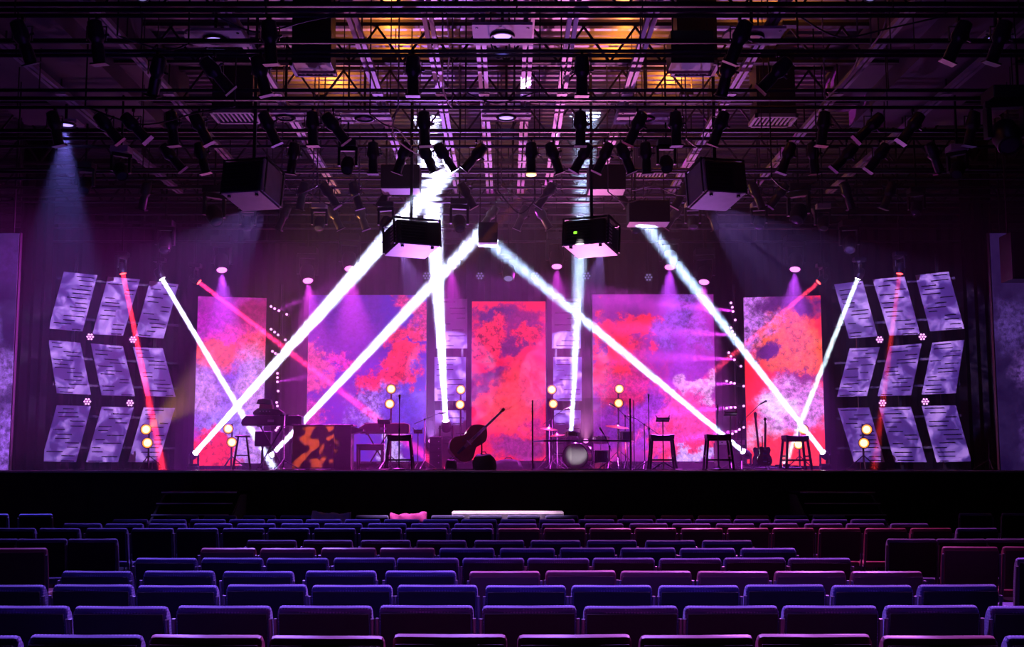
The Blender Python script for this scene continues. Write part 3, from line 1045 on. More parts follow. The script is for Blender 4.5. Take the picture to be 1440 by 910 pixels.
for s, where in ((-1, 'left'), (1, 'right')):
    w = 1.36
    cx = P(277 if s < 0 else 1181, 692, 20.6).x
    t = empty('stage_steps', (cx, 20.6, 0))
    zt = P(277, 692, 20.6).z
    n = 6
    for k in range(n):
        z = zt - k * 0.19
        y = 0.28 - 0.28 * k
        MB().box(-w / 2, w / 2, y - 0.14, y + 0.14, z - 0.04, z).build('tread', M['stage_top'], t)
        MB().box(-w / 2, w / 2, y - 0.15, y - 0.14, z - 0.02, z + 0.001).build('tread_edge', M['nosing'], t)
    for e in (-1, 1):
        MB().prism([(0, 0), (-1.35, 0), (-1.35, 0.1), (0.40, zt - 0.06), (0.75, zt - 0.06), (0.75, 0)], -0.02, 0.02).build('side_board', M['stage_face'], t, (e * (w / 2 + 0.021), 0.0, 0), (0, 0, math.pi / 2))
    MB().box(-w / 2, w / 2, 0.42, 1.35, zt - 0.04, zt).build('landing', M['stage_top'], t)
    tag(t, 'black portable steps against the %s half of the stage front' % where, 'steps', 'stage steps')


def drape(name, x0, x1, y, z0, z1, label, folds=0.16, deep=0.06):
    mb = MB()
    n = max(8, int((x1 - x0) / (folds / 6)))
    for k in range(n + 1):
        x = x0 + (x1 - x0) * k / n
        dy = deep * math.sin(2 * math.pi * x / folds) + 0.4 * deep * math.sin(7.3 * x)
        mb.v += [(x, y + dy, z0), (x, y + dy * 0.8, z1), (x, y + dy + 0.012, z0), (x, y + dy * 0.8 + 0.012, z1)]
    for k in range(n):
        b = 4 * k
        mb.f += [(b, b + 4, b + 5, b + 1), (b + 2, b + 3, b + 7, b + 6), (b + 1, b + 5, b + 7, b + 3), (b, b + 2, b + 6, b + 4)]
    o = mb.build(name, M['drape'], smooth=True)
    tag(o, label, 'curtain', 'black stage drapes')
    return o


drape('stage_curtain', -12.9, 12.9, 30.85, STAGE_Z, Z_DECK - 0.3, 'black pleated curtain across the back of the stage', 0.34)
drape('stage_curtain', -10.55, -9.85, 24.3, STAGE_Z, Z_DECK + 0.02, 'narrow black drape between the left side screen and the left panels', 0.22)
drape('stage_curtain', 9.85, 10.55, 24.3, STAGE_Z, Z_DECK + 0.02, 'narrow black drape between the right side screen and the right panels', 0.22)

# ------------------------------------------------------------------ LED screens
CORAL = (1.0, 0.022, 0.06)
ORANGE = (1.0, 0.07, 0.03)
REDC = (0.85, 0.012, 0.03)
DPUR = (0.10, 0.012, 0.16)
VIOL = (0.16, 0.03, 0.62)
MAGT = (0.62, 0.03, 0.55)
LILAC = (0.85, 0.50, 1.0)
BLUE = (0.07, 0.03, 0.75)
HOT = (0.95, 0.6, 1.0)


def led_screen(px0, px1, py0, py1, Y, art, label, yaw=0.0, stand=0.15, tiles=(2, 5)):
    a, b = P(px0, py1, Y), P(px1, py0, Y)
    w, h = b.x - a.x, b.z - a.z
    if yaw:
        w /= math.cos(yaw)
    t = empty('led_screen', ((a.x + b.x) / 2, Y, a.z), yaw)
    m = screen_art('screen_picture_%d' % px0, w, h, *art)
    # object coordinates of the picture start at the lower left corner of each screen
    face = MB().box(0, w, 0, 0.02, 0, h).build('picture', m, t, (-w / 2, 0, 0))
    MB().box(-w / 2 - 0.015, w / 2 + 0.015, 0.02, 0.12, -0.015, h + 0.015).build('housing', M['black'], t)
    nx, nz = tiles
    for k in range(1, nx):
        x = -w / 2 + w * k / nx
        MB().box(x - 0.003, x + 0.003, 0.12, 0.16, 0, h).build('module_rib', M['black'], t)
    for e in (-0.35, 0.35):
        MB().bar((e * w, 0.3, -stand), (e * w, 0.3, h * 0.9), 0.05).build('support_post', M['black'], t)
        MB().bar((e * w, 0.02, -stand + 0.02), (e * w, 0.6, -stand + 0.02), 0.05, 0.04).build('support_foot', M['black'], t)
        MB().bar((e * w, 0.1, h * 0.6), (e * w, 0.3, h * 0.6), 0.03).build('support_arm', M['black'], t)
        MB().bar((e * w, 0.06, -stand), (e * w, 0.06, 0), 0.05).build('support_leg', M['black'], t)
    tag(t, label, 'screen', 'LED screens at the stage back')
    return t


def flo(px, Y, base):
    return P(px, 655, Y).z - base


led_screen(274, 373, 418, 655, 27.9, (DPUR, MAGT, [
    (0.25, 0.80, 0.5, 0.16, (0.42, 0.015, 0.42), 0.5, 0.5), (0.62, 0.74, 0.5, 0.10, (0.8, 0.03, 0.35), 0.4, 0.5), (0.9, 0.9, 0.3, 0.12, (0.30, 0.01, 0.12), 0.5, 0.4),
    (0.35, 0.65, 0.55, 0.08, ORANGE, 0.25, 0.5), (0.85, 0.68, 0.3, 0.07, CORAL, 0.3, 0.5),
    (0.5, 0.36, 0.7, 0.25, (0.10, 0.03, 0.62), 0.2, 0.5), (0.16, 0.40, 0.26, 0.20, (0.50, 0.20, 0.82), 0.6, 0.65), (0.85, 0.42, 0.30, 0.24, (0.62, 0.26, 0.85), 0.6, 0.6),
    (0.5, 0.16, 0.35, 0.15, (0.35, 0.2, 1.0), 0.4, 0.6), (0.25, 0.05, 0.38, 0.12, CORAL, 0.2, 0.6), (0.95, 0.08, 0.3, 0.15, (0.5, 0.22, 0.8), 0.4, 0.7)], 3, 1.25),
    'tall narrow angled screen with red and lilac clouds, the leftmost lit screen', R_(11), flo(300, 27.9, STAGE_Z), (2, 4))
led_screen(1053, 1151, 417, 655, 27.9, (REDC, CORAL, [
    (0.12, 0.86, 0.34, 0.2, (0.50, 0.14, 0.72), 0.3, 0.8), (0.65, 0.93, 0.4, 0.09, DPUR, 0.4, 0.3), (0.62, 0.68, 0.5, 0.17, (1.0, 0.10, 0.025), 0.25, 0.6),
    (0.27, 0.66, 0.16, 0.06, DPUR, 0.4, 0.3), (0.72, 0.50, 0.34, 0.05, (0.22, 0.01, 0.13), 0.4, 0.3), (0.55, 0.33, 0.48, 0.17, (0.68, 0.20, 0.72), 0.25, 0.7),
    (0.42, 0.36, 0.28, 0.07, HOT, 0.4, 0.4), (0.25, 0.20, 0.3, 0.06, (0.8, 0.3, 0.7), 0.4, 0.5), (0.5, 0.06, 0.7, 0.14, (1.0, 0.03, 0.05), 0.3, 0.4)], 8, 1.35),
    'tall narrow angled screen with orange-red clouds, the rightmost lit screen', R_(-11), flo(1100, 27.9, STAGE_Z), (2, 4))
led_screen(430, 600, 415, 649, 29.0, ((0.10, 0.012, 0.34), (0.055, 0.018, 0.50), [
    (0.25, 0.85, 0.4, 0.2, (0.13, 0.015, 0.36), 0.6, 0.3), (0.05, 0.60, 0.14, 0.12, (0.75, 0.06, 0.30), 0.3, 0.5), (0.28, 0.62, 0.12, 0.05, (0.75, 0.03, 0.42), 0.4, 0.6),
    (0.72, 0.74, 0.10, 0.05, (0.4, 0.02, 0.4), 0.5, 0.4), (0.92, 0.85, 0.12, 0.14, (0.7, 0.04, 0.25), 0.3, 0.6), (0.82, 0.70, 0.22, 0.06, (0.95, 0.03, 0.12), 0.25, 0.6),
    (0.75, 0.54, 0.26, 0.10, CORAL, 0.22, 0.6), (0.62, 0.30, 0.2, 0.16, (0.36, 0.17, 0.85), 0.5, 0.9), (0.85, 0.30, 0.22, 0.16, (0.10, 0.04, 0.62), 0.4, 0.3),
    (0.06, 0.2, 0.10, 0.2, (0.55, 0.04, 0.42), 0.4, 0.6), (0.72, 0.07, 0.1, 0.12, (0.6, 0.4, 1.0), 0.5, 0.6)], 5, 1.25),
    'wide screen of violet and blue clouds with a red burst, left of the centre', 0, P(500, 649, 29.0).z - STAGE_Z - 0.15, (4, 5))
led_screen(835, 1003, 414, 649, 29.0, ((0.16, 0.012, 0.22), (0.36, 0.02, 0.36), [
    (0.16, 0.66, 0.17, 0.25, CORAL, 0.22, 0.45), (0.40, 0.80, 0.15, 0.12, CORAL, 0.25, 0.45), (0.74, 0.82, 0.22, 0.18, (0.22, 0.05, 0.50), 0.5, 0.7), (0.36, 0.5, 0.16, 0.14, (0.5, 0.02, 0.22), 0.5, 0.4),
    (0.25, 0.42, 0.28, 0.08, (0.6, 0.015, 0.12), 0.4, 0.5), (0.78, 0.55, 0.18, 0.12, (0.24, 0.02, 0.42), 0.4, 0.3), (0.86, 0.42, 0.14, 0.08, (0.85, 0.35, 0.85), 0.4, 0.7),
    (0.75, 0.24, 0.35, 0.12, (0.95, 0.05, 0.30), 0.35, 0.5), (0.3, 0.22, 0.3, 0.14, (0.26, 0.025, 0.48), 0.4, 0.6), (0.75, 0.10, 0.25, 0.07, (0.9, 0.03, 0.10), 0.3, 0.5), (0.85, 0.02, 0.2, 0.06, (0.6, 0.35, 1.0), 0.4, 0.6)], 11, 1.3),
    'wide screen of coral and purple clouds behind the drum shield, right of the centre', 0, P(900, 649, 29.0).z - STAGE_Z - 0.15, (4, 5))
led_screen(663, 767, 424, 648, 29.6, ((0.70, 0.008, 0.05), (1.0, 0.02, 0.07), [
    (0.25, 0.86, 0.35, 0.07, DPUR, 0.4, 0.3), (0.74, 0.83, 0.3, 0.1, (0.25, 0.012, 0.16), 0.4, 0.3), (0.62, 0.70, 0.16, 0.09, (0.16, 0.012, 0.14), 0.35, 0.3), (0.25, 0.74, 0.24, 0.12, (1.0, 0.025, 0.06), 0.25, 0.8),
    (0.78, 0.78, 0.16, 0.06, (1.0, 0.02, 0.07), 0.3, 0.7), (0.3, 0.52, 0.26, 0.06, (0.20, 0.012, 0.16), 0.4, 0.3), (0.75, 0.50, 0.28, 0.12, (1.0, 0.03, 0.07), 0.35, 0.4), (0.5, 0.33, 0.32, 0.16, (1.0, 0.055, 0.075), 0.5, 0.4),
    (0.10, 0.40, 0.1, 0.1, (0.25, 0.012, 0.15), 0.4, 0.3), (0.68, 0.07, 0.4, 0.08, (0.32, 0.02, 0.22), 0.4, 0.5), (0.85, 0.22, 0.2, 0.06, (0.7, 0.02, 0.18), 0.4, 0.5)], 17, 1.25),
    'red and crimson cloud screen at the stage centre, between the slotted columns', 0, P(714, 648, 29.6).z - STAGE_Z - 0.15, (2, 5))

# side screens at the picture edges
for s, px0, px1, seed in ((-1, -40, 27, 21), (1, 1408, 1475, 23)):
    Y = 22.8
    a, b = P(px0, 662, Y), P(px1, 328, Y)
    w, h = b.x - a.x, b.z - a.z
    t = empty('side_screen', ((a.x + b.x) / 2, Y, a.z), 0)
    m = screen_art('side_picture_%d' % seed, w, h, (0.022, 0.006, 0.075), (0.05, 0.02, 0.14), [
        (0.9, 0.88, 0.5, 0.10, (0.06, 0.015, 0.16), 0.5, 0.3), (0.75, 0.40, 0.4, 0.09, (0.26, 0.10, 0.6), 0.5, 0.8), (0.9, 0.12, 0.5, 0.13, (0.28, 0.10, 0.7), 0.5, 0.8), (0.3, 0.6, 0.3, 0.1, (0.14, 0.06, 0.4), 0.5, 0.7)], seed, 1.0 if s < 0 else 0.5)
    MB().box(0, w, 0, 0.02, 0, h).build('picture', m, t, (-w / 2, 0, 0))
    MB().box(-w / 2 - 0.02, w / 2 + 0.02, 0.02, 0.12, -0.02, h + 0.02).build('frame', M['black'], t)
    for e in (-0.3, 0.3):
        MB().bar((e * w, 0.07, h), (e * w, 0.07, Z_DECK + 0.03 - a.z), 0.03).build('hanger', M['black'], t)
    tag(t, 'dim purple side screen cut by the %s photo edge' % ('left' if s < 0 else 'right'), 'screen', 'side screens')

# ------------------------------------------------------------------ slotted panels


def slotted_panel(tl, tr, br, bl, seed, thick=0.03, nslots=12):
    r = random.Random(seed)
    c = (tl + tr + br + bl) / 4
    nrm = (tr - tl).cross(bl - tl).normalized()
    if nrm.y > 0:
        nrm = -nrm
    off = -nrm * thick

    def at(u, v):
        return (tl * (1 - u) + tr * u) * (1 - v) + (bl * (1 - u) + br * u) * v - c
    mb = MB()

    def cell(u0, u1, v0, v1):
        if u1 - u0 < 1e-4 or v1 - v0 < 1e-4:
            return
        q = [at(u0, v1), at(u1, v1), at(u1, v0), at(u0, v0)]
        mb.hexa([p for p in q] + [p + off for p in q])
    v = 0.0
    for k in range(nslots):
        vs_ = (k + 0.55 + r.uniform(-0.12, 0.12)) / nslots
        th = 0.018
        cell(0, 1, v, vs_)
        ln = r.uniform(0.26, 0.62)
        mode = r.random()
        if mode < 0.4:
            a = r.uniform(0.05, 0.12)
        elif mode < 0.8:
            a = 0.94 - ln
        else:
            a = r.uniform(0.08, 0.92 - ln)
        cell(0, a, vs_, vs_ + th)
        cell(a + ln, 1, vs_, vs_ + th)
        v = vs_ + th
    cell(0, 1, v, 1)
    t = empty('slotted_panel', c)
    mb.build('board', M['panel'], t)
    # battens and tie-back behind the board
    for u in (0.12, 0.88):
        p0, p1 = at(u, 0.03) + off * 1.6, at(u, 0.97) + off * 1.6
        MB().bar(p0, p1, 0.04, 0.04).build('batten', M['black'], t)
    return t


LEFT_PANELS = [
    [((90, 382), (137, 387), (116, 466), (68, 462)), ((152, 389), (197, 393), (173, 472), (130, 470)), ((211, 395), (251, 400), (230, 476), (190, 473))],
    [((68, 478), (113, 482), (128, 555), (80, 553)), ((128, 483), (173, 487), (190, 557), (143, 556)), ((187, 488), (229, 490), (247, 558), (205, 557))],
    [((80, 570), (128, 571), (107, 650), (58, 649)), ((143, 572), (188, 573), (166, 650), (121, 650)), ((202, 573), (246, 574), (223, 650), (180, 650))],
]


def wall_pt(px, py):
    m_, y0, x0 = -0.615, 25.2, 10.2
    dp = abs(px - CX) / F
    Y = (y0 - m_ * x0) / (1 - m_ * dp)
    for _ in range(6):
        p = P(px, py, Y)
        Y = y0 + m_ * (abs(p.x) - x0)
    return P(px, py, Y)


RN = ['top', 'middle', 'bottom']
for s in (-1, 1):
    side = 'left' if s < 0 else 'right'
    for ri, row in enumerate(LEFT_PANELS):
        for ci, q in enumerate(row):
            pts = [wall_pt(x, y) for x, y in q]
            if s > 0:
                pts = [Vector((-p.x, p.y, p.z)) for p in pts]
                pts = [pts[1], pts[0], pts[3], pts[2]]
            t = slotted_panel(*pts, seed=ri * 31 + ci * 7 + (100 if s > 0 else 0), nslots=13)
            pos = ['outermost', 'middle', 'innermost'][ci]
            tag(t, 'leaning pale slotted panel, %s of the three in the %s row, %s cluster' % (pos, RN[ri], side), 'panel', 'leaning slotted panels')
    # carrying tower frame behind the panels
    fr = empty('panel_rack', (s * 8.9, 26.3, STAGE_Z))
    for ci in range(3):
        p = wall_pt([95, 155, 212][ci], 560)
        x = s * abs(p.x) - s * 8.9
        y = p.y + 0.18 - 26.3
        MB().bar((x, y, 0), (x, y, 4.9), 0.06).build('post', M['black'], fr)
        MB().box(x - 0.2, x + 0.2, y - 0.05, y + 0.5, 0, 0.02).build('foot', M['black'], fr)
    for z in (0.5, 1.2, 1.9, 2.5, 3.4, 4.3):
        p0, p1 = wall_pt(70, 560), wall_pt(246, 560)
        MB().bar((s * abs(p0.x) - s * 8.9, p0.y + 0.122 - 26.3, z), (s * abs(p1.x) - s * 8.9, p1.y + 0.122 - 26.3, z), 0.05).build('crossbar', M['black'], fr)
    tag(fr, 'black post-and-bar rack behind the %s cluster of slotted panels' % side, 'rack', 'panel racks')
    for k, (px, py) in enumerate([(128, 474), (188, 478), (124, 565), (184, 567)]):
        p = wall_pt(px, py)
        p.y -= 0.05
        if s > 0:
            p.x = -p.x
        led_can(p, Vector((p.x * 0.3, 0, 1.5)), 'lit pink LED can between the slotted panels, %s %s of the %s cluster' % ('upper' if k < 2 else 'lower', 'outer' if k % 2 == 0 else 'inner', side), M['led'], 0.95, None, 'lit LED cans among the slotted panels', back=0.2)

for s, xs in ((-1, ((613, 657), (611, 655), (612, 655))), (1, ((776, 817), (778, 818), (779, 817)))):
    side = 'left' if s < 0 else 'right'
    rows = [(420, 490), (502, 564), (577, 640)]
    for k, ((x0, x1), (y0, y1)) in enumerate(zip(xs, rows)):
        Y = 29.3
        t = slotted_panel(P(x0, y0, Y), P(x1, y0, Y), P(x1, y1, Y), P(x0, y1, Y), seed=300 + k * 5 + s, nslots=9)
        tag(t, 'upright pale slotted panel, %s one of the column %s of the centre screen' % (RN[k], side), 'panel', 'slotted columns beside the centre screen')
    c = P((613 + 657) / 2 if s < 0 else 797, 640, 29.5)
    fr = empty('panel_rack', (c.x, 29.5, STAGE_Z + 0.15))
    for e in (-0.27, 0.27):
        MB().bar((e, -0.10, 0), (e, -0.10, 4.1), 0.05).build('post', M['black'], fr)
        MB().box(e - 0.06, e + 0.06, -0.3, 0.3, 0, 0.02).build('foot', M['black'], fr)
    tag(fr, 'black twin-post rack carrying the slotted column %s of the centre screen' % side, 'rack', 'panel racks')

# light of the hanging projectors on the panels
bpy.context.view_layer.update()
PJ_LO, PJ_HI = (0.44, (0.19, 0.085, 0.85)), (0.64, (0.60, 0.32, 1.0))
for t, target, deg, w in ((proj_l, (157, 515), 31, 1.6), (proj_r, (1267, 515), 31, 1.6), (proj_cl, (634, 530), 15, 3.2), (proj_cr, (797, 530), 15, 3.2)):
    a = t.location + PROT[t.name] @ Vector((0, 1.02, -0.02))
    tgt = P(target[0], target[1], 26.0 if deg > 20 else 29.3)
    s_ = spot('projector_light', t, a, tgt, 1500 * w * K_PROJ, deg, (1, 1, 1), 0.15, 0.01)
    picture_light(s_, 25, PJ_LO, PJ_HI, 0.62, 2.4, 8)

# ------------------------------------------------------------------ small LED bars between the screens
LB = [[(381, 431), (386, 434), (392, 437), (403, 442)], [(381, 463), (386, 467), (391, 471), (401, 478)], [(383, 494), (387, 497), (391, 499), (399, 503)],
      [(390, 525), (390, 531), (390, 537), (391, 550)], [(389, 566), (390, 571), (390, 577), (391, 588)], [(388, 605), (390, 602), (392, 599), (398, 593)]]
RB = [[(1028, 426), (1030, 432), (1031, 438), (1034, 450)], [(1028, 461), (1030, 466), (1033, 471), (1038, 483)], [(1025, 496), (1028, 501), (1033, 506), (1042, 515)],
      [(1022, 536), (1028, 538), (1033, 539), (1046, 543)], [(1022, 574), (1028, 573), (1034, 573), (1046, 571)], [(1030, 610), (1035, 607), (1040, 604), (1046, 601)]]
for s, bars in ((-1, LB), (1, RB)):
    side = 'left' if s < 0 else 'right'
    pole = empty('lighting_pole', (P(393 if s < 0 else 1036, 600, 28.45).x, 28.45, STAGE_Z + 0.15))
    MB().cyl((0, 0, 0), (0, 0, 4.5), 0.03, n=8).build('tube', M['pipe'], pole, smooth=True)
    MB().cyl((0, 0, 0), (0, 0, 0.03), 0.2, n=14).build('base_plate', M['black'], pole)
    tag(pole, 'thin black lighting pole carrying the column of LED bars on the %s' % side, 'pole', 'lighting poles')
    for k, pts in enumerate(bars):
        w = [P(x, y, 28.2) for x, y in pts]
        c = (w[0] + w[3]) / 2
        t = empty('led_bar_light', c)
        ax = (w[3] - w[0]).normalized()
        MB().bar(w[0] - c - ax * 0.05 + Vector((0, 0.07, 0)), w[3] - c + ax * 0.05 + Vector((0, 0.07, 0)), 0.08, 0.08).build('housing', M['black'], t)
        MB().bar((0, 0.07, 0), (pole.location.x - c.x, 0.25, 0), 0.03).build('arm', M['black'], t)
        for p in w:
            MB().lathe([(0.028, 0.04), (0.03, 0.0), (0.012, -0.012)], p - c, (0, 1, 0), 8).build('lens', M['led'], t)
        tag(t, 'bar of four small magenta LEDs, %s from the top of the %s column' % (ORD[k + 1], side), 'LED light', 'magenta LED bars')
        ty = [-10, -4, 0, 6, 14, 24][k] if s > 0 else [-22, -12, -8, -4, 4, 10][k]
        tx = -150 if s > 0 else 60
        tgt = P(pts[1][0] + tx, pts[1][1] + ty, 27.0 if s > 0 else 27.4)
        if s > 0 or k in (0, 3):
            beam('bar_light', t, c + Vector((0, -0.06, 0)), tgt, (55 if s > 0 else 12) * K_WASH, 12, (0.85, 0.06, 1.0), 0.06)

# ------------------------------------------------------------------ amber blinder stands


def tripod(parent, r, z, m, n=3, a0=0.3, tube=0.012):
    for k in range(n):
        a = a0 + 2 * math.pi * k / n
        MB().cyl((0, 0, z), (r * math.cos(a), r * math.sin(a), 0.012), tube, n=6).build('leg', m, parent)


def blinder(pxs, Y, label, face, ring=True, spill=0, on_riser=False):
    z0 = STAGE_Z + (0.15 if on_riser else 0)
    p0 = P(pxs[0][0], pxs[0][1], Y)
    p1 = P(pxs[1][0], pxs[1][1], Y)
    x = (p0.x + p1.x) / 2
    t = empty('blinder_light', (x, Y + 0.18, z0))
    MB().cyl((0, 0, 0.05), (0, 0, p0.z - z0 + 0.12), 0.022, n=8).build('pole', M['black'], t, smooth=True)
    tripod(t, 0.38, 0.32, M['black'])
    d = (Vector(face) - p0).normalized()
    for p in (p0, p1):
        q = p - t.location
        h = MB().lathe([(0.05, -0.17), (0.10, -0.12), (0.12, 0.0), (0.125, 0.015)], q, d, 16).build('lamp_housing', M['black'], t, smooth=True)
        MB().lathe([(0.108, 0.012), (0.10, 0.03), (0.085, 0.04)], q, d, 16).build('lens_rim', M['amber'], h, smooth=True)
        MB().lathe([(0.086, 0.036), (0.06, 0.052), (0.02, 0.058)], q, d, 14).build('lamp_core', M['amber_hot'], h, smooth=True)
        MB().bar((0, 0, q.z), (q.x, q.y + 0.1, q.z), 0.03).build('bracket', M['black'], h)
    tag(t, label, 'stage light', 'amber blinder stands')
    if spill:
        spot('blinder_glow', t, p0 + d * 0.10, p0 + Vector((2.2, -0.4, 1.6)), spill, 45, (1.0, 0.42, 0.08), 0.7, 0.06)
    return t


V0 = Vector((0, 4, 1.6))
blinder([(205, 604), (207, 623)], 24.9, 'two-lamp amber blinder before the left slotted panels', P(260, 590, 20), spill=2600)
blinder([(321, 603), (326, 622)], 26.6, 'two-lamp amber blinder behind the wooden round stool', P(330, 620, 20))
blinder([(550, 547), (548, 568)], 26.9, 'tall two-lamp amber blinder behind the second keyboard', V0, on_riser=False)
blinder([(648, 548), (647, 569)], 27.8, 'tall two-lamp amber blinder before the left slotted column', V0, on_riser=True)
blinder([(776, 548), (778, 568)], 27.8, 'tall two-lamp amber blinder before the right slotted column', V0, on_riser=True)
blinder([(871, 547), (870, 567)], 27.8, 'tall two-lamp amber blinder behind the drum shield at right', V0, on_riser=True)
blinder([(1130, 604), (1123, 625)], 26.6, 'two-lamp amber blinder behind the rightmost stool', P(1090, 620, 20))
blinder([(1219, 604), (1215, 623)], 24.9, 'two-lamp amber blinder before the right slotted panels', P(1180, 620, 20))

# ------------------------------------------------------------------ stools


def round_stool(px, Y, label):
    p = P(px, 650, Y)
    t = empty('bar_stool', (p.x, Y, STAGE_Z))
    MB().lathe([(0.15, 0.70), (0.165, 0.705), (0.168, 0.725), (0.15, 0.74)], n=20).build('seat', M['stoolwood'], t, smooth=True)
    tops, bots = [], []
    for k in range(4):
        a = math.pi / 4 + k * math.pi / 2 + 0.2
        tops.append(Vector((0.12 * math.cos(a), 0.12 * math.sin(a), 0.71)))
        bots.append(Vector((0.26 * math.cos(a), 0.26 * math.sin(a), 0.0)))
        MB().cyl(tops[-1], bots[-1], 0.018, 0.021, 8).build('leg', M['stoolwood'], t, smooth=True)
    for k in range(4):
        for f in ((0.48, 0.72) if k % 2 else (0.56, 0.80)):
            a, b = tops[k].lerp(bots[k], f), tops[(k + 1) % 4].lerp(bots[(k + 1) % 4], f)
            MB().cyl(a, b, 0.011, n=6).build('rung', M['stoolwood'], t)
    tag(t, label, 'stool', 'stools on the stage')


def saddle_stool(px, Y, w, label, rz=0.0):
    p = P(px, 650, Y)
    t = empty('bar_stool', (p.x, Y, STAGE_Z), rz)
    hw = w / 2
    n = 10
    out = []
    for k in range(n + 1):
        x = -hw + w * k / n
        out.append((x, 0.735 + 0.022 * (2 * k / n - 1) ** 2))
    out = [(-hw, 0.655)] + out + [(hw, 0.655)]
    MB().prism(out, -0.17, 0.17).build('seat', M['leather'], t, bevel=0.015)
    MB().box(-hw + 0.02, hw - 0.02, -0.15, 0.15, 0.615, 0.66).build('apron', M['stoolwood'], t)
    c = {}
    for sx in (-1, 1):
        for sy in (-1, 1):
            a, b = Vector((sx * (hw - 0.035), sy * 0.135, 0.66)), Vector((sx * (hw + 0.03), sy * 0.19, 0))
            c[sx, sy] = (a, b)
            MB().bar(a, b, 0.045, 0.045).build('leg', M['stoolwood'], t)
    for sy in (-1, 1):
        f = 0.68
        MB().bar(c[-1, sy][0].lerp(c[-1, sy][1], f), c[1, sy][0].lerp(c[1, sy][1], f), 0.03, 0.035).build('rung', M['stoolwood'], t)
    for sx in (-1, 1):
        f = 0.55
        MB().bar(c[sx, -1][0].lerp(c[sx, -1][1], f), c[sx, 1][0].lerp(c[sx, 1][1], f), 0.03, 0.035).build('rung', M['stoolwood'], t)
    tag(t, label, 'stool', 'stools on the stage')


round_stool(340, 24.6, 'round-seated wooden bar stool with double rungs, at far left of the stage')
saddle_stool(562, 24.4, 0.52, 'dark saddle-seat bar stool before the second keyboard')
saddle_stool(931, 24.4, 0.50, 'dark saddle-seat bar stool right beside the drum shield')
saddle_stool(1010, 24.2, 0.52, 'dark saddle-seat bar stool with a mic stand directly before it')
saddle_stool(1119, 25.0, 0.52, 'dark saddle-seat bar stool before the right angled screen', 0.12)

# ------------------------------------------------------------------ microphone and music stands


def mic_body(parent, p, d):
    d = Vector(d).normalized()
    m = MB().lathe([(0.012, 0), (0.018, 0.12), (0.019, 0.13)], p, d, 8).build('microphone', M['black'], parent, smooth=True)
    MB().lathe([(0.02, 0.13), (0.028, 0.15), (0.026, 0.175), (0.012, 0.19)], p, d, 10).build('grille', M['silver'], m, smooth=True)


def straight_stand(px, py_top, Y, label, base='round', tilt=(0, -0.3, 1), mic=True):
    p = P(px, py_top, Y)
    t = empty('microphone_stand', (p.x, Y, STAGE_Z))
    H = p.z - STAGE_Z - 0.16
    if base == 'round':
        MB().lathe([(0.14, 0), (0.14, 0.02), (0.05, 0.045), (0.02, 0.09)], n=16).build('base', M['black'], t, smooth=True)
    else:
        tripod(t, 0.34, 0.22, M['black'])
    MB().cyl((0, 0, 0.02), (0, 0, H * 0.6), 0.014, n=8).build('lower_tube', M['black'], t, smooth=True)
    MB().cyl((0, 0, H * 0.6), (0, 0, H), 0.010, n=8).build('upper_tube', M['pipe'], t, smooth=True)
    MB().cyl((0, 0, H * 0.58), (0, 0, H * 0.62), 0.022, n=8).build('clutch', M['black'], t)
    if mic:
        mic_body(t, (0, 0, H - 0.01), tilt)
    tag(t, label, 'microphone stand', 'microphone stands')
    return t


def boom_stand(px, py_joint, Y, end, label, back=0.25):
    """end: pixel of the microphone"""
    p = P(px, py_joint, Y)
    e = P(end[0], end[1], Y)
    t = empty('microphone_stand', (p.x, Y, STAGE_Z))
    H = p.z - STAGE_Z
    tripod(t, 0.32, 0.2, M['black'])
    MB().cyl((0, 0, 0.03), (0, 0, H), 0.012, n=8).build('tube', M['black'], t, smooth=True)
    q = Vector((e.x - p.x, 0, e.z - STAGE_Z))
    j = Vector((0, 0, H))
    d = (q - j).normalized()
    MB().cyl(j - d * back, q, 0.008, n=6).build('boom', M['pipe'], t)
    MB().cyl(j - Vector((0, 0.03, 0)), j + Vector((0, 0.03, 0)), 0.025, n=8).build('clutch', M['black'], t)
    mic_body(t, q - d * 0.02, d + Vector((0, 0, -0.3)))
    tag(t, label, 'microphone stand', 'microphone stands')


def music_stand(px, py, Y, label, w=0.28):
    p = P(px, py, Y)
    t = empty('music_stand', (p.x, Y, STAGE_Z))
    H = p.z - STAGE_Z
    tripod(t, 0.28, 0.16, M['black'])
    MB().cyl((0, 0, 0.02), (0, 0, H - 0.04), 0.012, n=8).build('tube', M['black'], t, smooth=True)
    MB().hexa([(-w / 2, 0.05, H - 0.05), (-w / 2, -0.06, H), (w / 2, -0.06, H), (w / 2, 0.05, H - 0.05), (-w / 2, 0.06, H - 0.03), (-w / 2, -0.05, H + 0.025), (w / 2, -0.05, H + 0.025), (w / 2, 0.06, H - 0.03)]).build('desk', M['black'], t)
    MB().box(-w / 2, w / 2, 0.04, 0.09, H - 0.06, H - 0.045).build('lip', M['black'], t)
    for s in (-1, 1):
        MB().bar((s * w * 0.35, 0, H + 0.0), (s * (w * 0.35 + 0.05), -0.02, H + 0.07), 0.015).build('clip', M['black'], t)
    tag(t, label, 'music stand', 'music stands')


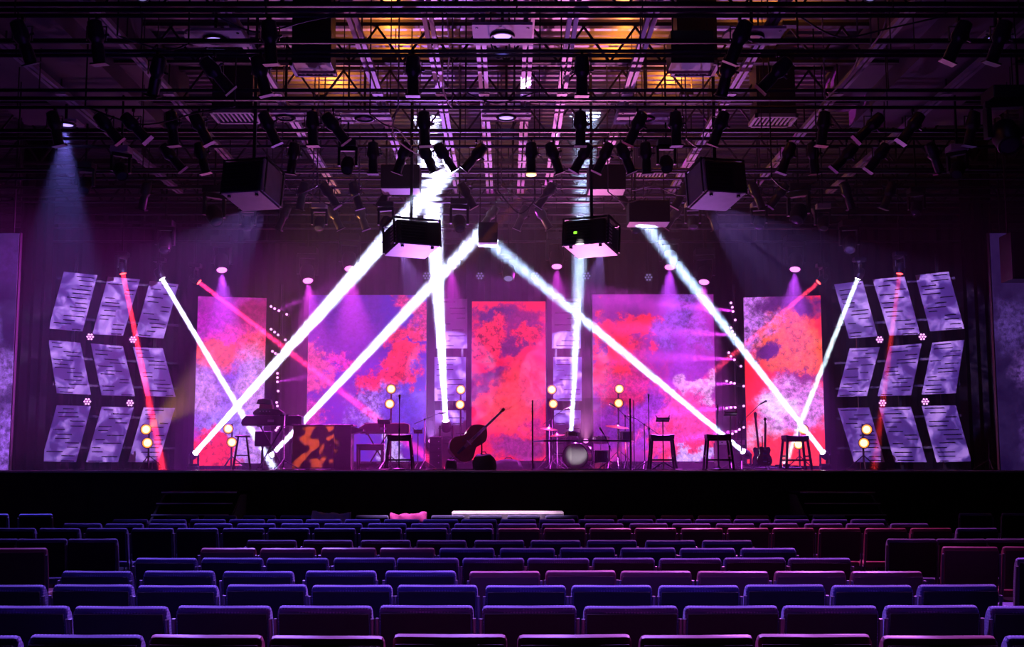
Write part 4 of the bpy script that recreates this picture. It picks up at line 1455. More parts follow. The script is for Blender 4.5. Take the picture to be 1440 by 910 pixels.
t_ = straight_stand(400, 575, 23.9, 'straight stand with a T-bar top before the first keyboard', 'tripod', mic=False)
MB().bar((-0.11, 0, 1.14), (0.11, 0, 1.14), 0.018).build('crossbar', M['black'], t_)
MB().bar((0, 0, 1.10), (0, 0, 1.16), 0.014).build('stem', M['black'], t_)
for e in (-0.1, 0.1):
    MB().cyl((e, -0.01, 1.14), (e, -0.03, 1.14), 0.014, n=8).build('clip', M['silver'], t_)
straight_stand(562, 556, 23.6, 'tall straight microphone stand in front of the saddle stool at left centre', 'round', (0, 0, 1))
boom_stand(597, 590, 25.4, (618, 581), 'boom microphone stand right of the second keyboard, reaching to the right')
music_stand(540, 592, 24.9, 'small black music stand between the second keyboard and its stool')
music_stand(588, 606, 25.6, 'low black music stand behind the left centre stool', 0.2)
straight_stand(912, 555, 24.9, 'tall straight microphone stand at the right post of the drum shield', 'tripod', (0, 0, 1))
boom_stand(906, 597, 25.6, (893, 588), 'boom microphone stand right of the drum shield, reaching left', 0.42)
music_stand(932, 589, 23.8, 'black tablet stand in front of the stool beside the drum shield')
straight_stand(1009, 571, 23.5, 'straight microphone stand in front of the dark centre right stool', 'round', (0, 0, 1))
music_stand(1027, 581, 25.2, 'tall black music stand behind the dark centre right stool')
boom_stand(1042, 594, 25.4, (1069, 568), 'boom microphone stand before the right angled screen, reaching up right', 0.35)
straight_stand(1390, 612, 23.6, 'thin grey tripod stand alone at the far right of the stage', 'tripod', mic=False)

# ------------------------------------------------------------------ keyboards


def x_stand(px0, px1, Y, top, label):
    a, b = P(px0, 650, Y), P(px1, 650, Y)
    c = (a.x + b.x) / 2
    hw = (b.x - a.x) / 2
    t = empty('keyboard_stand', (c, Y, STAGE_Z))
    for y in (-0.05, 0.05):
        s = 1 if y < 0 else -1
        MB().bar((-s * hw, y, 0.03), (s * hw, y, top), 0.035, 0.03).build('cross_bar', M['black'], t)
    for s in (-1, 1):
        MB().bar((s * hw, -0.22, 0.02), (s * hw, 0.22, 0.02), 0.035, 0.04).build('foot', M['black'], t)
        MB().bar((s * hw, -0.2, top - 0.012), (s * hw, 0.2, top - 0.012), 0.035, 0.024).build('support_arm', M['black'], t)
    MB().cyl((0, -0.08, top / 2 + 0.015), (0, 0.08, top / 2 + 0.015), 0.03, n=10).build('pivot', M['pipe'], t)
    tag(t, label, 'keyboard stand', 'keyboard stands')


def keyboard(px0, px1, py0, py1, Y, label, m, wedge):
    a, b = P(px0, py1, Y), P(px1, py0, Y)
    w, h = b.x - a.x, b.z - a.z
    t = empty('keyboard', ((a.x + b.x) / 2, Y, a.z))
    out = [(-w / 2, h * 0.25), (-w / 2 + 0.03, 0), (w / 2 - 0.02, 0), (w / 2, h * 0.2), (w / 2, h * 0.85), (w / 2 - 0.03, h), (-w / 2 + wedge, h), (-w / 2 + 0.02, h * 0.6)]
    MB().prism(out, -0.16, 0.16).build('case', m, t, bevel=0.008)
    MB().box(-w / 2 + 0.1, w / 2 - 0.1, 0.0, 0.14, h, h + 0.012).build('key_bed', M['ebony'], t)
    for k in range(24):
        x = -w / 2 + 0.11 + (w - 0.22) * k / 24
        MB().box(x, x + (w - 0.22) / 24 - 0.004, 0.02, 0.135, h + 0.012, h + 0.022).build('key', M['ivory'], t)
    MB().box(-0.08, 0.06, -0.165, -0.158, h * 0.35, h * 0.6).build('name_plate', M['silver'], t)
    tag(t, label, 'keyboard', 'keyboards on the stage')
    return t


kz = P(383, 599, 25.2).z - STAGE_Z
x_stand(364, 398, 25.2, kz, 'black X-shaped keyboard stand behind the round wooden stool')
keyboard(341, 426, 585, 599, 25.2, 'long black keyboard on the left X-stand', M['blackgloss'], 0.10)
kz2 = P(540, 610, 25.7).z - STAGE_Z
x_stand(516, 545, 25.7, kz2, 'black X-shaped keyboard stand behind the left centre saddle stool')
keyboard(505, 576, 596, 610, 25.7, 'dark red-cased keyboard with a grey end on the second X-stand', mat('wine_red_case', (0.10, 0.012, 0.02), 0.35), 0.16)
# gear on top of the left keyboard
g = empty('synth_module', (P(374, 585, 25.2).x, 25.2, P(374, 585, 25.2).z + 0.024))
MB().prism([(-0.26, 0), (0.40, 0), (0.40, 0.05), (0.3, 0.12), (-0.16, 0.14), (-0.26, 0.06)], -0.14, 0.14).build('case', M['black'], g, bevel=0.01)
MB().prism([(-0.14, 0.14), (0.16, 0.12), (0.15, 0.22), (-0.12, 0.24)], -0.1, 0.08).build('wood_box', M['organ'], g, bevel=0.008)
MB().prism([(-0.20, 0.24), (0.14, 0.22), (0.12, 0.33), (0.0, 0.36), (-0.16, 0.34)], -0.12, 0.1).build('lid', M['black'], g, bevel=0.015)
for k in range(4):
    MB().cyl((-0.1 + k * 0.07, -0.145, 0.07), (-0.1 + k * 0.07, -0.165, 0.07), 0.014, n=8).build('knob', M['silver'], g)
tag(g, 'dark module and small box heaped on the left keyboard', 'synthesizer')
am = empty('pedal_rack', (P(368, 610, 25.5).x, 25.62, STAGE_Z))
MB().box(-0.16, 0.2, -0.12, 0.12, 0.52, 0.86).build('cabinet', M['black'], am, bevel=0.02)
MB().bar((0, 0, 0), (0, 0, 0.54), 0.05).build('post', M['black'], am)
MB().box(-0.2, 0.2, -0.16, 0.16, 0, 0.03).build('foot', M['black'], am)
tag(am, 'small dark rack on a post under the left keyboard', 'rack')

# organ and bench
og = empty('wooden_organ', (P(440, 650, 24.9).x, 24.9, STAGE_Z))
ow, oh = P(468, 650, 24.9).x - P(410, 650, 24.9).x, P(440, 597, 24.9).z - STAGE_Z
MB().box(-ow / 2, ow / 2, 0, 0.05, 0.05, oh - 0.03).build('back_panel', M['organ'], og)
MB().box(-ow / 2, -ow / 2 + 0.04, 0.05, 0.62, 0.0, oh - 0.03).build('side_panel', M['organ'], og)
MB().box(ow / 2 - 0.04, ow / 2, 0.05, 0.62, 0.0, oh - 0.03).build('side_panel', M['organ'], og)
MB().box(-ow / 2 - 0.02, ow / 2 + 0.42, -0.02, 0.66, oh - 0.03, oh).build('lid', M['stoolwood'], og, bevel=0.006)
MB().box(-ow / 2 - 0.01, ow / 2 + 0.38, 0.0, 0.6, 0.0, 0.06).build('plinth', M['stoolwood'], og)
MB().box(ow / 2, ow / 2 + 0.36, 0.1, 0.6, 0.06, oh - 0.03).build('end_cabinet', M['stoolwood'], og)
MB().prism([(ow / 2 + 0.36, oh - 0.20), (ow / 2 + 0.62, oh - 0.14), (ow / 2 + 0.62, oh - 0.10), (ow / 2 + 0.36, oh - 0.04)], 0.12, 0.58).build('key_shelf', M['stoolwood'], og)
for k in range(3):
    x = -ow / 2 + ow * (k + 0.5) / 3
    MB().box(x - ow / 6 + 0.03, x + ow / 6 - 0.03, -0.012, 0.0, 0.12, oh - 0.10).build('panel_field', M['organ'], og)
tag(og, 'walnut organ with its panelled back to the seats, dappled by amber light', 'organ')
bn = empty('organ_bench', (P(521, 650, 25.5).x, 25.5, STAGE_Z))
MB().box(-0.30, 0.30, -0.17, 0.17, 0.52, 0.57).build('seat', M['stoolwood'], bn, bevel=0.008)
for sx in (-1, 1):
    for sy in (-1, 1):
        MB().bar((sx * 0.27, sy * 0.14, 0), (sx * 0.27, sy * 0.14, 0.53), 0.05).build('leg', M['stoolwood'], bn)
MB().bar((-0.27, 0, 0.10), (0.27, 0, 0.10), 0.04, 0.08).build('stretcher', M['stoolwood'], bn)
MB().box(-0.27, 0.27, -0.15, -0.13, 0.43, 0.52).build('apron', M['stoolwood'], bn)
tag(bn, 'dark wooden organ bench between the organ and the second keyboard', 'bench')

# ------------------------------------------------------------------ double bass


def outline(pts, n=6):
    """closed smooth outline through mirrored half profile (width, along)"""
    right = []
    for k in range(len(pts) - 1):
        p0 = pts[max(k - 1, 0)]; p1 = pts[k]; p2 = pts[k + 1]; p3 = pts[min(k + 2, len(pts) - 1)]
        for i in range(n):
            u = i / n
            c = [0.5 * (2 * p1[a] + (p2[a] - p0[a]) * u + (2 * p0[a] - 5 * p1[a] + 4 * p2[a] - p3[a]) * u * u + (3 * p1[a] - p0[a] - 3 * p2[a] + p3[a]) * u ** 3) for a in (0, 1)]
            right.append((max(c[0], 0.0), c[1]))
    right.append(pts[-1])
    left = [(-x, z) for x, z in reversed(right) if x > 1e-3]
    return right + left


bs = empty('double_bass', (P(661, 650, 25.0).x, 25.0, STAGE_Z))
br = empty('tmp')
bpy.data.objects.remove(br)
ang = R_(47)
rot = (R_(-12), ang, R_(8))
base_loc = (-0.34, 0.0, 0.30)
prof_b = [(0.0, -0.02), (0.2, 0.0), (0.33, 0.14), (0.345, 0.30), (0.25, 0.47), (0.215, 0.56), (0.25, 0.70), (0.26, 0.84), (0.17, 0.98), (0.05, 1.08), (0.03, 1.10)]
body = MB().prism(outline(prof_b, 5), -0.10, 0.10).build('body', M['bass'], bs, base_loc, rot, bevel=0.03, seg=3)
body.scale = (0.88, 0.88, 0.88)
MB().prism([(-0.022, 0.62), (0.022, 0.62), (0.03, 1.1), (0.022, 1.62), (-0.022, 1.62), (-0.03, 1.1)], -0.165, -0.12).build('fingerboard', M['ebony'], body)
MB().prism([(-0.02, 1.05), (0.02, 1.05), (0.02, 1.66), (-0.02, 1.66)], -0.12, -0.06).build('neck', M['bass'], body)
MB().lathe([(0.02, -0.04), (0.05, -0.03), (0.05, 0.03), (0.02, 0.04)], (0, -0.09, 1.74), (1, 0, 0), 12).build('scroll', M['bass'], body, smooth=True)
MB().prism([(-0.028, 1.62), (0.028, 1.62), (0.022, 1.75), (-0.022, 1.75)], -0.13, -0.06).build('peg_box', M['bass'], body)
for k in range(4):
    z = 1.64 + k * 0.028
    MB().cyl((-0.07 if k % 2 else 0.02, -0.095, z), (-0.02 if k % 2 else 0.07, -0.095, z), 0.008, n=6).build('tuning_peg', M['silver'], body)
MB().box(-0.07, 0.07, -0.17, -0.10, 0.46, 0.475).build('bridge', M['ivory'], body)
MB().prism([(-0.025, 0.06), (0.025, 0.06), (0.045, 0.32), (-0.045, 0.32)], -0.15, -0.125).build('tailpiece', M['ebony'], body)
for k in range(4):
    x = -0.024 + k * 0.016
    MB().tube([(x * 1.2, -0.15, 0.3), (x * 1.5, -0.178, 0.467), (x, -0.17, 1.62)], 0.0025, 4).build('string', M['silver'], body)
for s in (-1, 1):
    MB().tube([(s * 0.12, -0.104, 0.38), (s * 0.15, -0.104, 0.43), (s * 0.13, -0.104, 0.5), (s * 0.10, -0.104, 0.57), (s * 0.13, -0.104, 0.61)], 0.009, 6).build('sound_hole', M['ebony'], body)
MB().cyl((0, 0, -0.02), (0, 0, -0.22), 0.008, n=6).build('end_pin', M['silver'], body)
sd = MB()
sd.bar((-0.3, 0.2, 0.0), (-0.3, 0.2, 0.30), 0.03).bar((0.25, 0.24, 0.0), (0.25, 0.20, 0.62), 0.03).bar((-0.5, -0.15, 0.02), (-0.5, 0.2, 0.02), 0.03).bar((0.25, -0.2, 0.02), (0.25, 0.25, 0.02), 0.03).bar((-0.5, 0.2, 0.02), (0.3, 0.24, 0.02), 0.03)
sd.bar((-0.3, -0.1, 0.27), (-0.3, 0.2, 0.28), 0.03).bar((0.25, -0.05, 0.60), (0.25, 0.2, 0.61), 0.03)
sd.build('cradle', M['black'], bs)
tag(bs, 'reddish-brown double bass leaning on its side, neck pointing up right', 'double bass')


def lump(name, px, Y, size, seed, m, label, cat, squash=1.0):
    """soft bag or covered thing sitting on the stage"""
    p = P(px, 650, Y)
    r = random.Random(seed)
    mb = MB()
    nu, nv = 14, 7
    ph = [r.uniform(0, 6.28) for _ in range(6)]
    for j in range(nv + 1):
        v = j / nv
        rad = math.cos(v * math.pi / 2 * 0.93) ** 0.55
        for i in range(nu):
            a = 2 * math.pi * i / nu
            k = 1 + 0.10 * math.sin(3 * a + ph[0] + v * 2) + 0.06 * math.sin(7 * a + ph[1] - v * 5)
            mb.v.append((size[0] * rad * k * math.cos(a), size[1] * rad * k * math.sin(a), size[2] * (math.sin(v * math.pi / 2) + 0.05 * math.sin(2 * a + ph[2]) * v)))
    for j in range(nv):
        for i in range(nu):
            i2 = (i + 1) % nu
            mb.f.append((j * nu + i, j * nu + i2, (j + 1) * nu + i2, (j + 1) * nu + i))
    mb.f.append(tuple(reversed(range(nu))))
    mb.f.append(tuple(nv * nu + i for i in range(nu)))
    t = empty(name, (p.x, Y, STAGE_Z))
    b = mb.build('body', m, t, smooth=True)
    hs = [(-size[0] * 0.3, 0, size[2] * 0.93), (-size[0] * 0.15, 0, size[2] * 1.15), (size[0] * 0.15, 0, size[2] * 1.15), (size[0] * 0.3, 0, size[2] * 0.93)]
    MB().tube(hs, 0.012, 6).build('strap', m, t)
    tag(t, label, cat)


lump('gig_bag', 680, 24.3, (0.25, 0.16, 0.33), 3, M['bag'], 'slumped black bag leaning at the double bass', 'bag')
lump('instrument_case', 715, 26.6, (0.36, 0.15, 0.24), 5, M['bag'], 'low black soft case on the floor before the red centre screen', 'case')
lump('monitor_bag', 634, 24.3, (0.13, 0.12, 0.22), 8, M['bag'], 'small dark bag at the lower end of the double bass', 'bag')
# equipment rack behind the bass
er = empty('equipment_rack', (P(613, 650, 26.2).x, 26.2, STAGE_Z))
MB().box(-0.14, 0.14, -0.15, 0.15, 0.03, 0.75).build('cabinet', M['black'], er, bevel=0.01)
for k in range(4):
    MB().box(-0.12, 0.12, -0.165, -0.15, 0.1 + k * 0.16, 0.22 + k * 0.16).build('rack_unit', M['blackgloss'], er)
    MB().cyl((0.07, -0.165, 0.16 + k * 0.16), (0.07, -0.18, 0.16 + k * 0.16), 0.014, n=8).build('knob', M['silver'], er)
for sx in (-0.1, 0.1):
    MB().box(sx - 0.03, sx + 0.03, -0.12, 0.12, 0, 0.04).build('foot', M['black'], er)
tag(er, 'narrow black equipment rack left of the double bass', 'rack')
am2 = empty('guitar_amplifier', (P(1043, 650, 25.9).x, 26.9, STAGE_Z))
MB().box(-0.4, 0.3, -0.15, 0.15, 0.03, 0.72).build('cabinet', M['black'], am2, bevel=0.015)
MB().box(-0.36, 0.26, -0.16, -0.15, 0.08, 0.55).build('grille', M['bag'], am2)
MB().box(-0.36, 0.26, -0.16, -0.15, 0.58, 0.69).build('control_panel', M['silver'], am2)
for k in range(5):
    MB().cyl((-0.28 + k * 0.11, -0.16, 0.635), (-0.28 + k * 0.11, -0.18, 0.635), 0.018, n=8).build('knob', M['ebony'], am2)
for sx in (-0.33, 0.23):
    MB().box(sx - 0.03, sx + 0.03, -0.12, 0.12, 0, 0.035).build('foot', M['black'], am2)
tag(am2, 'dark guitar amplifier cabinet behind the dark centre right stool', 'amplifier')
pb = empty('pedal_board', (P(1100, 650, 24.9).x, 25.7, STAGE_Z))
MB().box(-0.75, 0.6, -0.14, 0.14, 0, 0.06).build('board', M['black'], pb, bevel=0.01)
for k in range(7):
    MB().box(-0.68 + k * 0.18, -0.55 + k * 0.18, -0.1, 0.06, 0.06, 0.10 + 0.015 * (k % 3)).build('pedal', M['blackgloss'], pb)
tag(pb, 'low black pedal board with small boxes before the right angled screen', 'pedal board')

# ------------------------------------------------------------------ guitars on stands


def guitar(px, Y, top_py, label, m, lean=0.0, flip=1):
    p = P(px, 650, Y)
    t = empty('electric_guitar', (p.x, Y, STAGE_Z + 0.08))
    pr = [(0.0, 0.0), (0.12, 0.02), (0.165, 0.10), (0.15, 0.20), (0.11, 0.27), (0.125, 0.36), (0.10, 0.43), (0.03, 0.42), (0.02, 0.40)]
    hgt = P(px, top_py, Y).z - STAGE_Z - 0.08
    rt = (R_(-8), lean, 0)
    b = MB().prism(outline(pr, 4), -0.02, 0.022).build('body', m, t, rot=rt, bevel=0.006)
    MB().box(-0.024, 0.024, -0.04, -0.02, 0.36, hgt - 0.16).build('neck', M['organ'], b)
    MB().prism([(-0.024, hgt - 0.16), (0.024, hgt - 0.16), (0.045 * flip, hgt - 0.05), (0.02 * flip, hgt), (-0.03 * flip, hgt - 0.03)][::flip], -0.04, -0.02).build('headstock', M['organ'], b)
    for z in (0.16, 0.26):
        MB().box(-0.04, 0.04, -0.032, -0.02, z, z + 0.035).build('pickup', M['ebony'], b)
    MB().box(-0.04, 0.04, -0.034, -0.02, 0.09, 0.115).build('bridge', M['silver'], b)
    for k in range(2):
        MB().cyl((0.09, -0.02, 0.08 + k * 0.06), (0.09, -0.035, 0.08 + k * 0.06), 0.013, n=8).build('knob', M['silver'], b)
    tag(t, label, 'guitar', 'guitars on stands')
    s = empty('guitar_stand', (p.x, Y + 0.16, STAGE_Z))
    tripod(s, 0.26, 0.24, M['black'], a0=-math.pi / 2 + 0.5)
    MB().cyl((0, 0, 0.2), (0, 0.0, 0.75), 0.013, n=6).build('tube', M['black'], s)
    for e in (-0.1, 0.1):
        MB().bar((e * 0.3, 0, 0.22), (e, -0.14, 0.10), 0.016).build('cradle_arm', M['black'], s)
        MB().bar((e, -0.14, 0.08), (e, -0.24, 0.075), 0.016).build('cradle_hook', M['black'], s)
    tag(s, 'black tripod guitar stand under the %s' % label.split(',')[0], 'guitar stand', 'guitar stands')


guitar(1069, 25.8, 578, 'slim dark electric guitar, left of the two before the right angled screen', M['blackgloss'], R_(-3), 1)
guitar(1075, 25.2, 586, 'brown sunburst electric guitar, right of the two before the right angled screen', M['guitar_red'], R_(4), -1)

# ------------------------------------------------------------------ drum kit
DY = 25.2


def drum(name, c, d, R, depth, label, skin='skin', shell='shell', legs=None, group='drums of the kit', lugs=6):
    t = empty(name, c)
    d = Vector(d).normalized()
    u, v, w = frame_of(d)
    MB().lathe([(R * 0.98, 0), (R, 0.005), (R, depth - 0.005), (R * 0.98, depth)], (0, 0, 0), d, 24).build('shell', M[shell], t, smooth=True)
    MB().lathe([(R * 0.96, -0.006), (R * 0.90, -0.010)], (0, 0, 0), d, 24).build('front_head', M[skin], t)
    MB().lathe([(R * 0.96, depth + 0.006), (R * 0.90, depth + 0.010)], (0, 0, 0), d, 24).build('rear_head', M[skin], t)
    for z in (-0.002, depth + 0.002):
        MB().ring(d * z, d, R * 1.01, 0.012, 28, 6).build('hoop', M['chrome'], t, smooth=True)
    for k in range(lugs):
        a = 2 * math.pi * k / lugs + 0.2
        e = (u * math.cos(a) + v * math.sin(a)) * (R + 0.014)
        MB().cyl(e + d * 0.0, e + d * depth, 0.006, n=5).build('tension_rod', M['chrome'], t)
    if legs:
        for lx, ly in legs:
            MB().cyl((lx, ly, depth * 0 + 0.02), (lx * 1.02, ly * 1.02, STAGE_Z - c[2]), 0.009, n=6).build('leg', M['chrome'], t)
    tag(t, label, 'drum', group)
    return t


kc = P(809, 638, DY)
kr = 0.285
kick = drum('bass_drum', (kc.x, DY, STAGE_Z + kr + 0.012), (0.30, 1, 0), kr, 0.42, 'bass drum with a shiny pale front head in the drum kit', lugs=10)
MB().lathe([(0.06, -0.012), (0.06, -0.016)], (0.11, 0, -0.02), (0.30, 1, 0), 14).build('port_hole', M['ebony'], kick)
for s in (-1, 1):
    MB().cyl((s * 0.22, 0.1, -0.12), (s * 0.42, -0.05, -kr - 0.01), 0.009, n=6).build('spur', M['chrome'], kick)


def on_stand(px, py, Y):
    p = P(px, py, Y)
    return (p.x, Y, p.z)


def with_post(t, x=0.0, y=0.0, r=0.32):
    """chrome stand under a drum or cymbal, as its parts"""
    dz = STAGE_Z - t.location.z
    MB().cyl((x, y, -0.01), (x, y, dz + 0.05), 0.011, n=6).build('stand_tube', M['chrome'], t)
    for k in range(3):
        a = 0.5 + 2 * math.pi * k / 3
        MB().cyl((x, y, dz + 0.28), (x + r * math.cos(a), y + r * math.sin(a), dz + 0.012), 0.008, n=5).build('stand_leg', M['chrome'], t)


d1 = drum('rack_tom', on_stand(805, 616, 25.55), (0.05, 0.25, 1), 0.15, 0.11, 'small tom above the bass drum, its chrome rim at shield rail height')
with_post(d1, 0.02, 0.5, 0.2)
d2 = drum('snare_drum', on_stand(845, 622, 25.9), (0.0, 0.15, 1), 0.18, 0.11, 'snare drum right of the bass drum behind the shield rail', shell='silver')
with_post(d2, 0.0, 0.04)
d3 = drum('floor_tom', (P(846, 640, 25.3).x, 25.3, STAGE_Z + 0.16), (0, 0, 1), 0.16, 0.26, 'dark floor tom just right of the bass drum', legs=[(-0.17, 0), (0.1, 0.15), (0.1, -0.15)])


def cymbal(px, py, Y, R, label, tiltv=(0.1, -0.15, 1)):
    p = P(px, py, Y)
    t = empty('cymbal', p)
    d = Vector(tiltv).normalized()
    MB().lathe([(0.012, 0.045), (0.05, 0.032), (0.07, 0.018), (R * 0.6, 0.006), (R, -0.012), (R, -0.015), (0.07, 0.012), (0.01, 0.03)], (0, 0, 0), d, 26).build('plate', M['brass'], t, smooth=True)
    MB().cyl((0, 0, 0.02), (0, 0, 0.09), 0.009, n=6).build('wing_nut', M['black'], t)
    with_post(t, 0, 0.0)
    tag(t, label, 'cymbal', 'cymbals of the drum kit')


cymbal(772, 603, 25.9, 0.2, 'cymbal at the left end of the drum kit')
cymbal(868, 600, 26.0, 0.27, 'broad ride cymbal at the right side of the drum kit')
cymbal(783, 612, 26.3, 0.18, 'small cymbal behind the bass drum, second from the left', (-0.1, -0.1, 1))
boom_stand(776, 588, 26.6, (795, 574), 'boom microphone stand inside the left half of the drum shield')
boom_stand(879, 585, 26.4, (866, 572), 'boom microphone stand inside the right end of the drum shield')
boom_stand(857, 628, 24.9, (849, 610), 'short microphone stand aimed at the floor tom', 0.12)
tr_ = empty('drum_throne', (P(822, 650, 26.6).x, 26.75, STAGE_Z))
MB().lathe([(0.15, 0.46), (0.17, 0.48), (0.17, 0.53), (0.14, 0.55)], n=18).build('seat', M['leather'], tr_, smooth=True)
MB().cyl((0, 0, 0.2), (0, 0, 0.47), 0.02, n=8).build('post', M['chrome'], tr_)
tripod(tr_, 0.26, 0.25, M['chrome'])
tag(tr_, 'round padded drum throne behind the bass drum', 'stool')
cg = drum('conga_drum', (P(882, 640, 25.6).x, 25.7, P(882, 621, 25.7).z - 0.0), (0, 0, 1), 0.15, 0.22, 'tall single-headed drum at the right end inside the shield', shell='shell', legs=[(-0.12, 0.1), (0.12, 0.1), (0, -0.14)])

# acrylic shield
sh = empty('drum_shield', (P(820, 650, 24.4).x, 24.4, STAGE_Z))
pts = [P(749, 650, 25.2), P(765, 650, 24.5), P(803, 650, 24.3), P(846, 650, 24.3), P(887, 650, 24.5), P(892, 650, 25.2)]
pts = [Vector((q.x - sh.location.x, q.y - 24.4, 0)) for q in pts]
zt = P(820, 560, 24.4).z - STAGE_Z
zm = P(820, 620, 24.4).z - STAGE_Z
for k in range(5):
    a, b = pts[k], pts[k + 1]
    e = (b - a).normalized() * 0.012
    for z0, z1 in ((0.03, zm - 0.02), (zm + 0.02, zt)):
        MB().bar(a + e + Vector((0, 0, (z0 + z1) / 2)), b - e + Vector((0, 0, (z0 + z1) / 2)), 0.008, z1 - z0).build('pane', M['plexi'], sh)
    MB().bar(a + Vector((0, 0, zm)), b + Vector((0, 0, zm)), 0.016, 0.035).build('hinge_rail', M['silver'], sh)
    MB().bar(a + Vector((0, 0, 0.015)), b + Vector((0, 0, 0.015)), 0.02, 0.03).build('base_rail', M['silver'], sh)
for k, q in enumerate(pts):
    if k in (0, 4, 5):
        MB().bar(q, q + Vector((0, 0, zt)), 0.035 if k != 5 else 0.02, 0.03).build('post', M['black'] if k != 5 else M['silver'], sh)
tag(sh, 'clear acrylic drum shield of hinged panes around the drum kit', 'drum shield')

# cables on the stage floor
for k, (x0, x1, y) in enumerate([(385, 470, 24.2), (530, 610, 24.0), (600, 668, 23.9), (890, 990, 23.9), (985, 1060, 23.8), (1050, 1110, 24.2)]):
    r = random.Random(k + 40)
    a, b = P(x0, 658, y).x, P(x1, 658, y).x
    pp = [(a + (b - a) * i / 14, y + 0.22 * math.sin(i * 1.1 + k) + r.uniform(-0.05, 0.05), STAGE_Z + 0.012) for i in range(15)]
    o = MB().tube(pp, 0.011, 5).build('stage_cable', M['cable_l'] if k % 2 else M['cable_d'], smooth=True)
    tag(o, 'loose cable on the stage floor %s' % ['by the organ', 'under the left centre stool', 'before the double bass', 'before the stool beside the shield', 'before the dark centre right stool', 'before the guitars'][k], 'cable', 'cables on the stage')

# ------------------------------------------------------------------ seats


def make_chair(fab, back):
    t = empty('stacking_chair')
    # backrest: padded slab, leaning back, with a rounded top roll; faces +Y
    nz_, nx_ = 7, 7
    hw, th = 0.245, 0.035
    prof = [(-0.02, 0.0), (0.0, 0.06), (0.014, 0.14), (0.014, 0.24), (0.0, 0.33), (-0.018, 0.385), (-0.035, 0.395)]
    mb = MB()
    # closed cross-section in (y, z): front up, over the top, down the rear
    sec = [(th, 0.0), (th + 0.012, 0.08), (th + 0.012, 0.2), (th + 0.004, 0.32), (th - 0.006, 0.365), (th - 0.022, 0.385), (0.0, 0.388), (-0.022, 0.378), (-0.034, 0.355), (-0.036, 0.33), (-0.036, 0.0)]
    n = len(sec)
    xs = [-hw, -hw + 0.008, -hw + 0.022, 0, hw - 0.022, hw - 0.008, hw]
    sc_ = [0.88, 0.97, 1.0, 1.0, 1.0, 0.97, 0.88]
    for x, s in zip(xs, sc_):
        for y, z in sec:
            zz = z if z < 0.3 else 0.3 + (z - 0.3) * (0.76 if s < 0.9 else (0.95 if s < 1 else 1))
            lean = -0.18 * z
            mb.v.append((x, y * s + lean + 0.10 * (x / hw) ** 2 * 0.12, zz))
    for i in range(len(xs) - 1):
        for k in range(n):
            k2 = (k + 1) % n
            mb.f.append((i * n + k, i * n + k2, (i + 1) * n + k2, (i + 1) * n + k))
    mb.f.append(tuple(range(n)))
    mb.f.append(tuple((len(xs) - 1) * n + k for k in reversed(range(n))))
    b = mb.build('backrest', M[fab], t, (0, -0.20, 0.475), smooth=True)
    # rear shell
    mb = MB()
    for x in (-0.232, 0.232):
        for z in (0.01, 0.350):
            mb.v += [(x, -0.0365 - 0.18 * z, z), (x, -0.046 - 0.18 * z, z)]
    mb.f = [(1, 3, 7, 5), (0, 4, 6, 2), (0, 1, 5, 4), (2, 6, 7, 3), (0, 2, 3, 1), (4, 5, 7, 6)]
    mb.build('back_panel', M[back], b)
    mb = MB()
    mb.box(-0.25, 0.25, -0.2, 0.24, 0.40, 0.46)
    mb.build('seat', M[fab], t, bevel=0.025)
    for s in (-1, 1):
        mb = MB()
        mb.tube([(s * 0.252, -0.30, 0.80), (s * 0.255, -0.245, 0.5), (s * 0.255, -0.22, 0.40), (s * 0.255, -0.30, 0.0)], 0.011, 6)
        mb.tube([(s * 0.255, -0.22, 0.41), (s * 0.255, 0.20, 0.40), (s * 0.255, 0.235, 0.36), (s * 0.255, 0.25, 0.0)], 0.011, 6)
        mb.build('side_frame', M['frame'], t, smooth=True)
    return tree(t)


CH = {'blue': make_chair('fab_blue', 'back_dark'), 'burg': make_chair('fab_burg', 'back_burg')}
COLN = {'blue': 'blue-violet dotted', 'burg': 'maroon'}
# row: image row of the seat-back tops, [(first edge, last edge, number, colour)], turn
ROWS = [
    ('frontmost', 893, [(-130, 210, 2, 'blue'), (210, 1400, 7, 'burg'), (1400, 1570, 1, 'blue')]),
    ('second', 852, [(-35, 1520, 11, 'blue')]),
    ('third', 823, [(-50, 1405, 12, 'blue')]),
    ('fourth', 803, [(85, 648, 5, 'blue'), (655, 1297, 6, 'burg')]),
    ('fifth', 785, [(192, 1197, 11, 'blue')]),
    ('sixth', 771, [(280, 616, 4, 'burg'), (616, 1120, 6, 'blue')]),
    ('seventh', 760, [(343, 1060, 9, 'blue')]),
    ('eighth', 743, [(-8, 696, 11, 'blue'), (697, 1340, 10, 'burg'), (1341, 1405, 1, 'blue')]),
    ('ninth', 736.5, [(86, 1308, 20, 'blue')]),
    ('tenth', 730.5, [(157, 1247, 20, 'blue')]),
    ('eleventh', 725, [(232, 816, 11, 'blue'), (818, 1083, 5, 'burg'), (1085, 1190, 2, 'blue')]),
]
rows_text = 'row of the middle seat block'
bpy.context.view_layer.update()


def put_chair(kind, x, y, rz, label, group):
    o = copy_tree(CH[kind], (x, y, 0), rz)
    tag(o, label, 'chair', group)
    return o


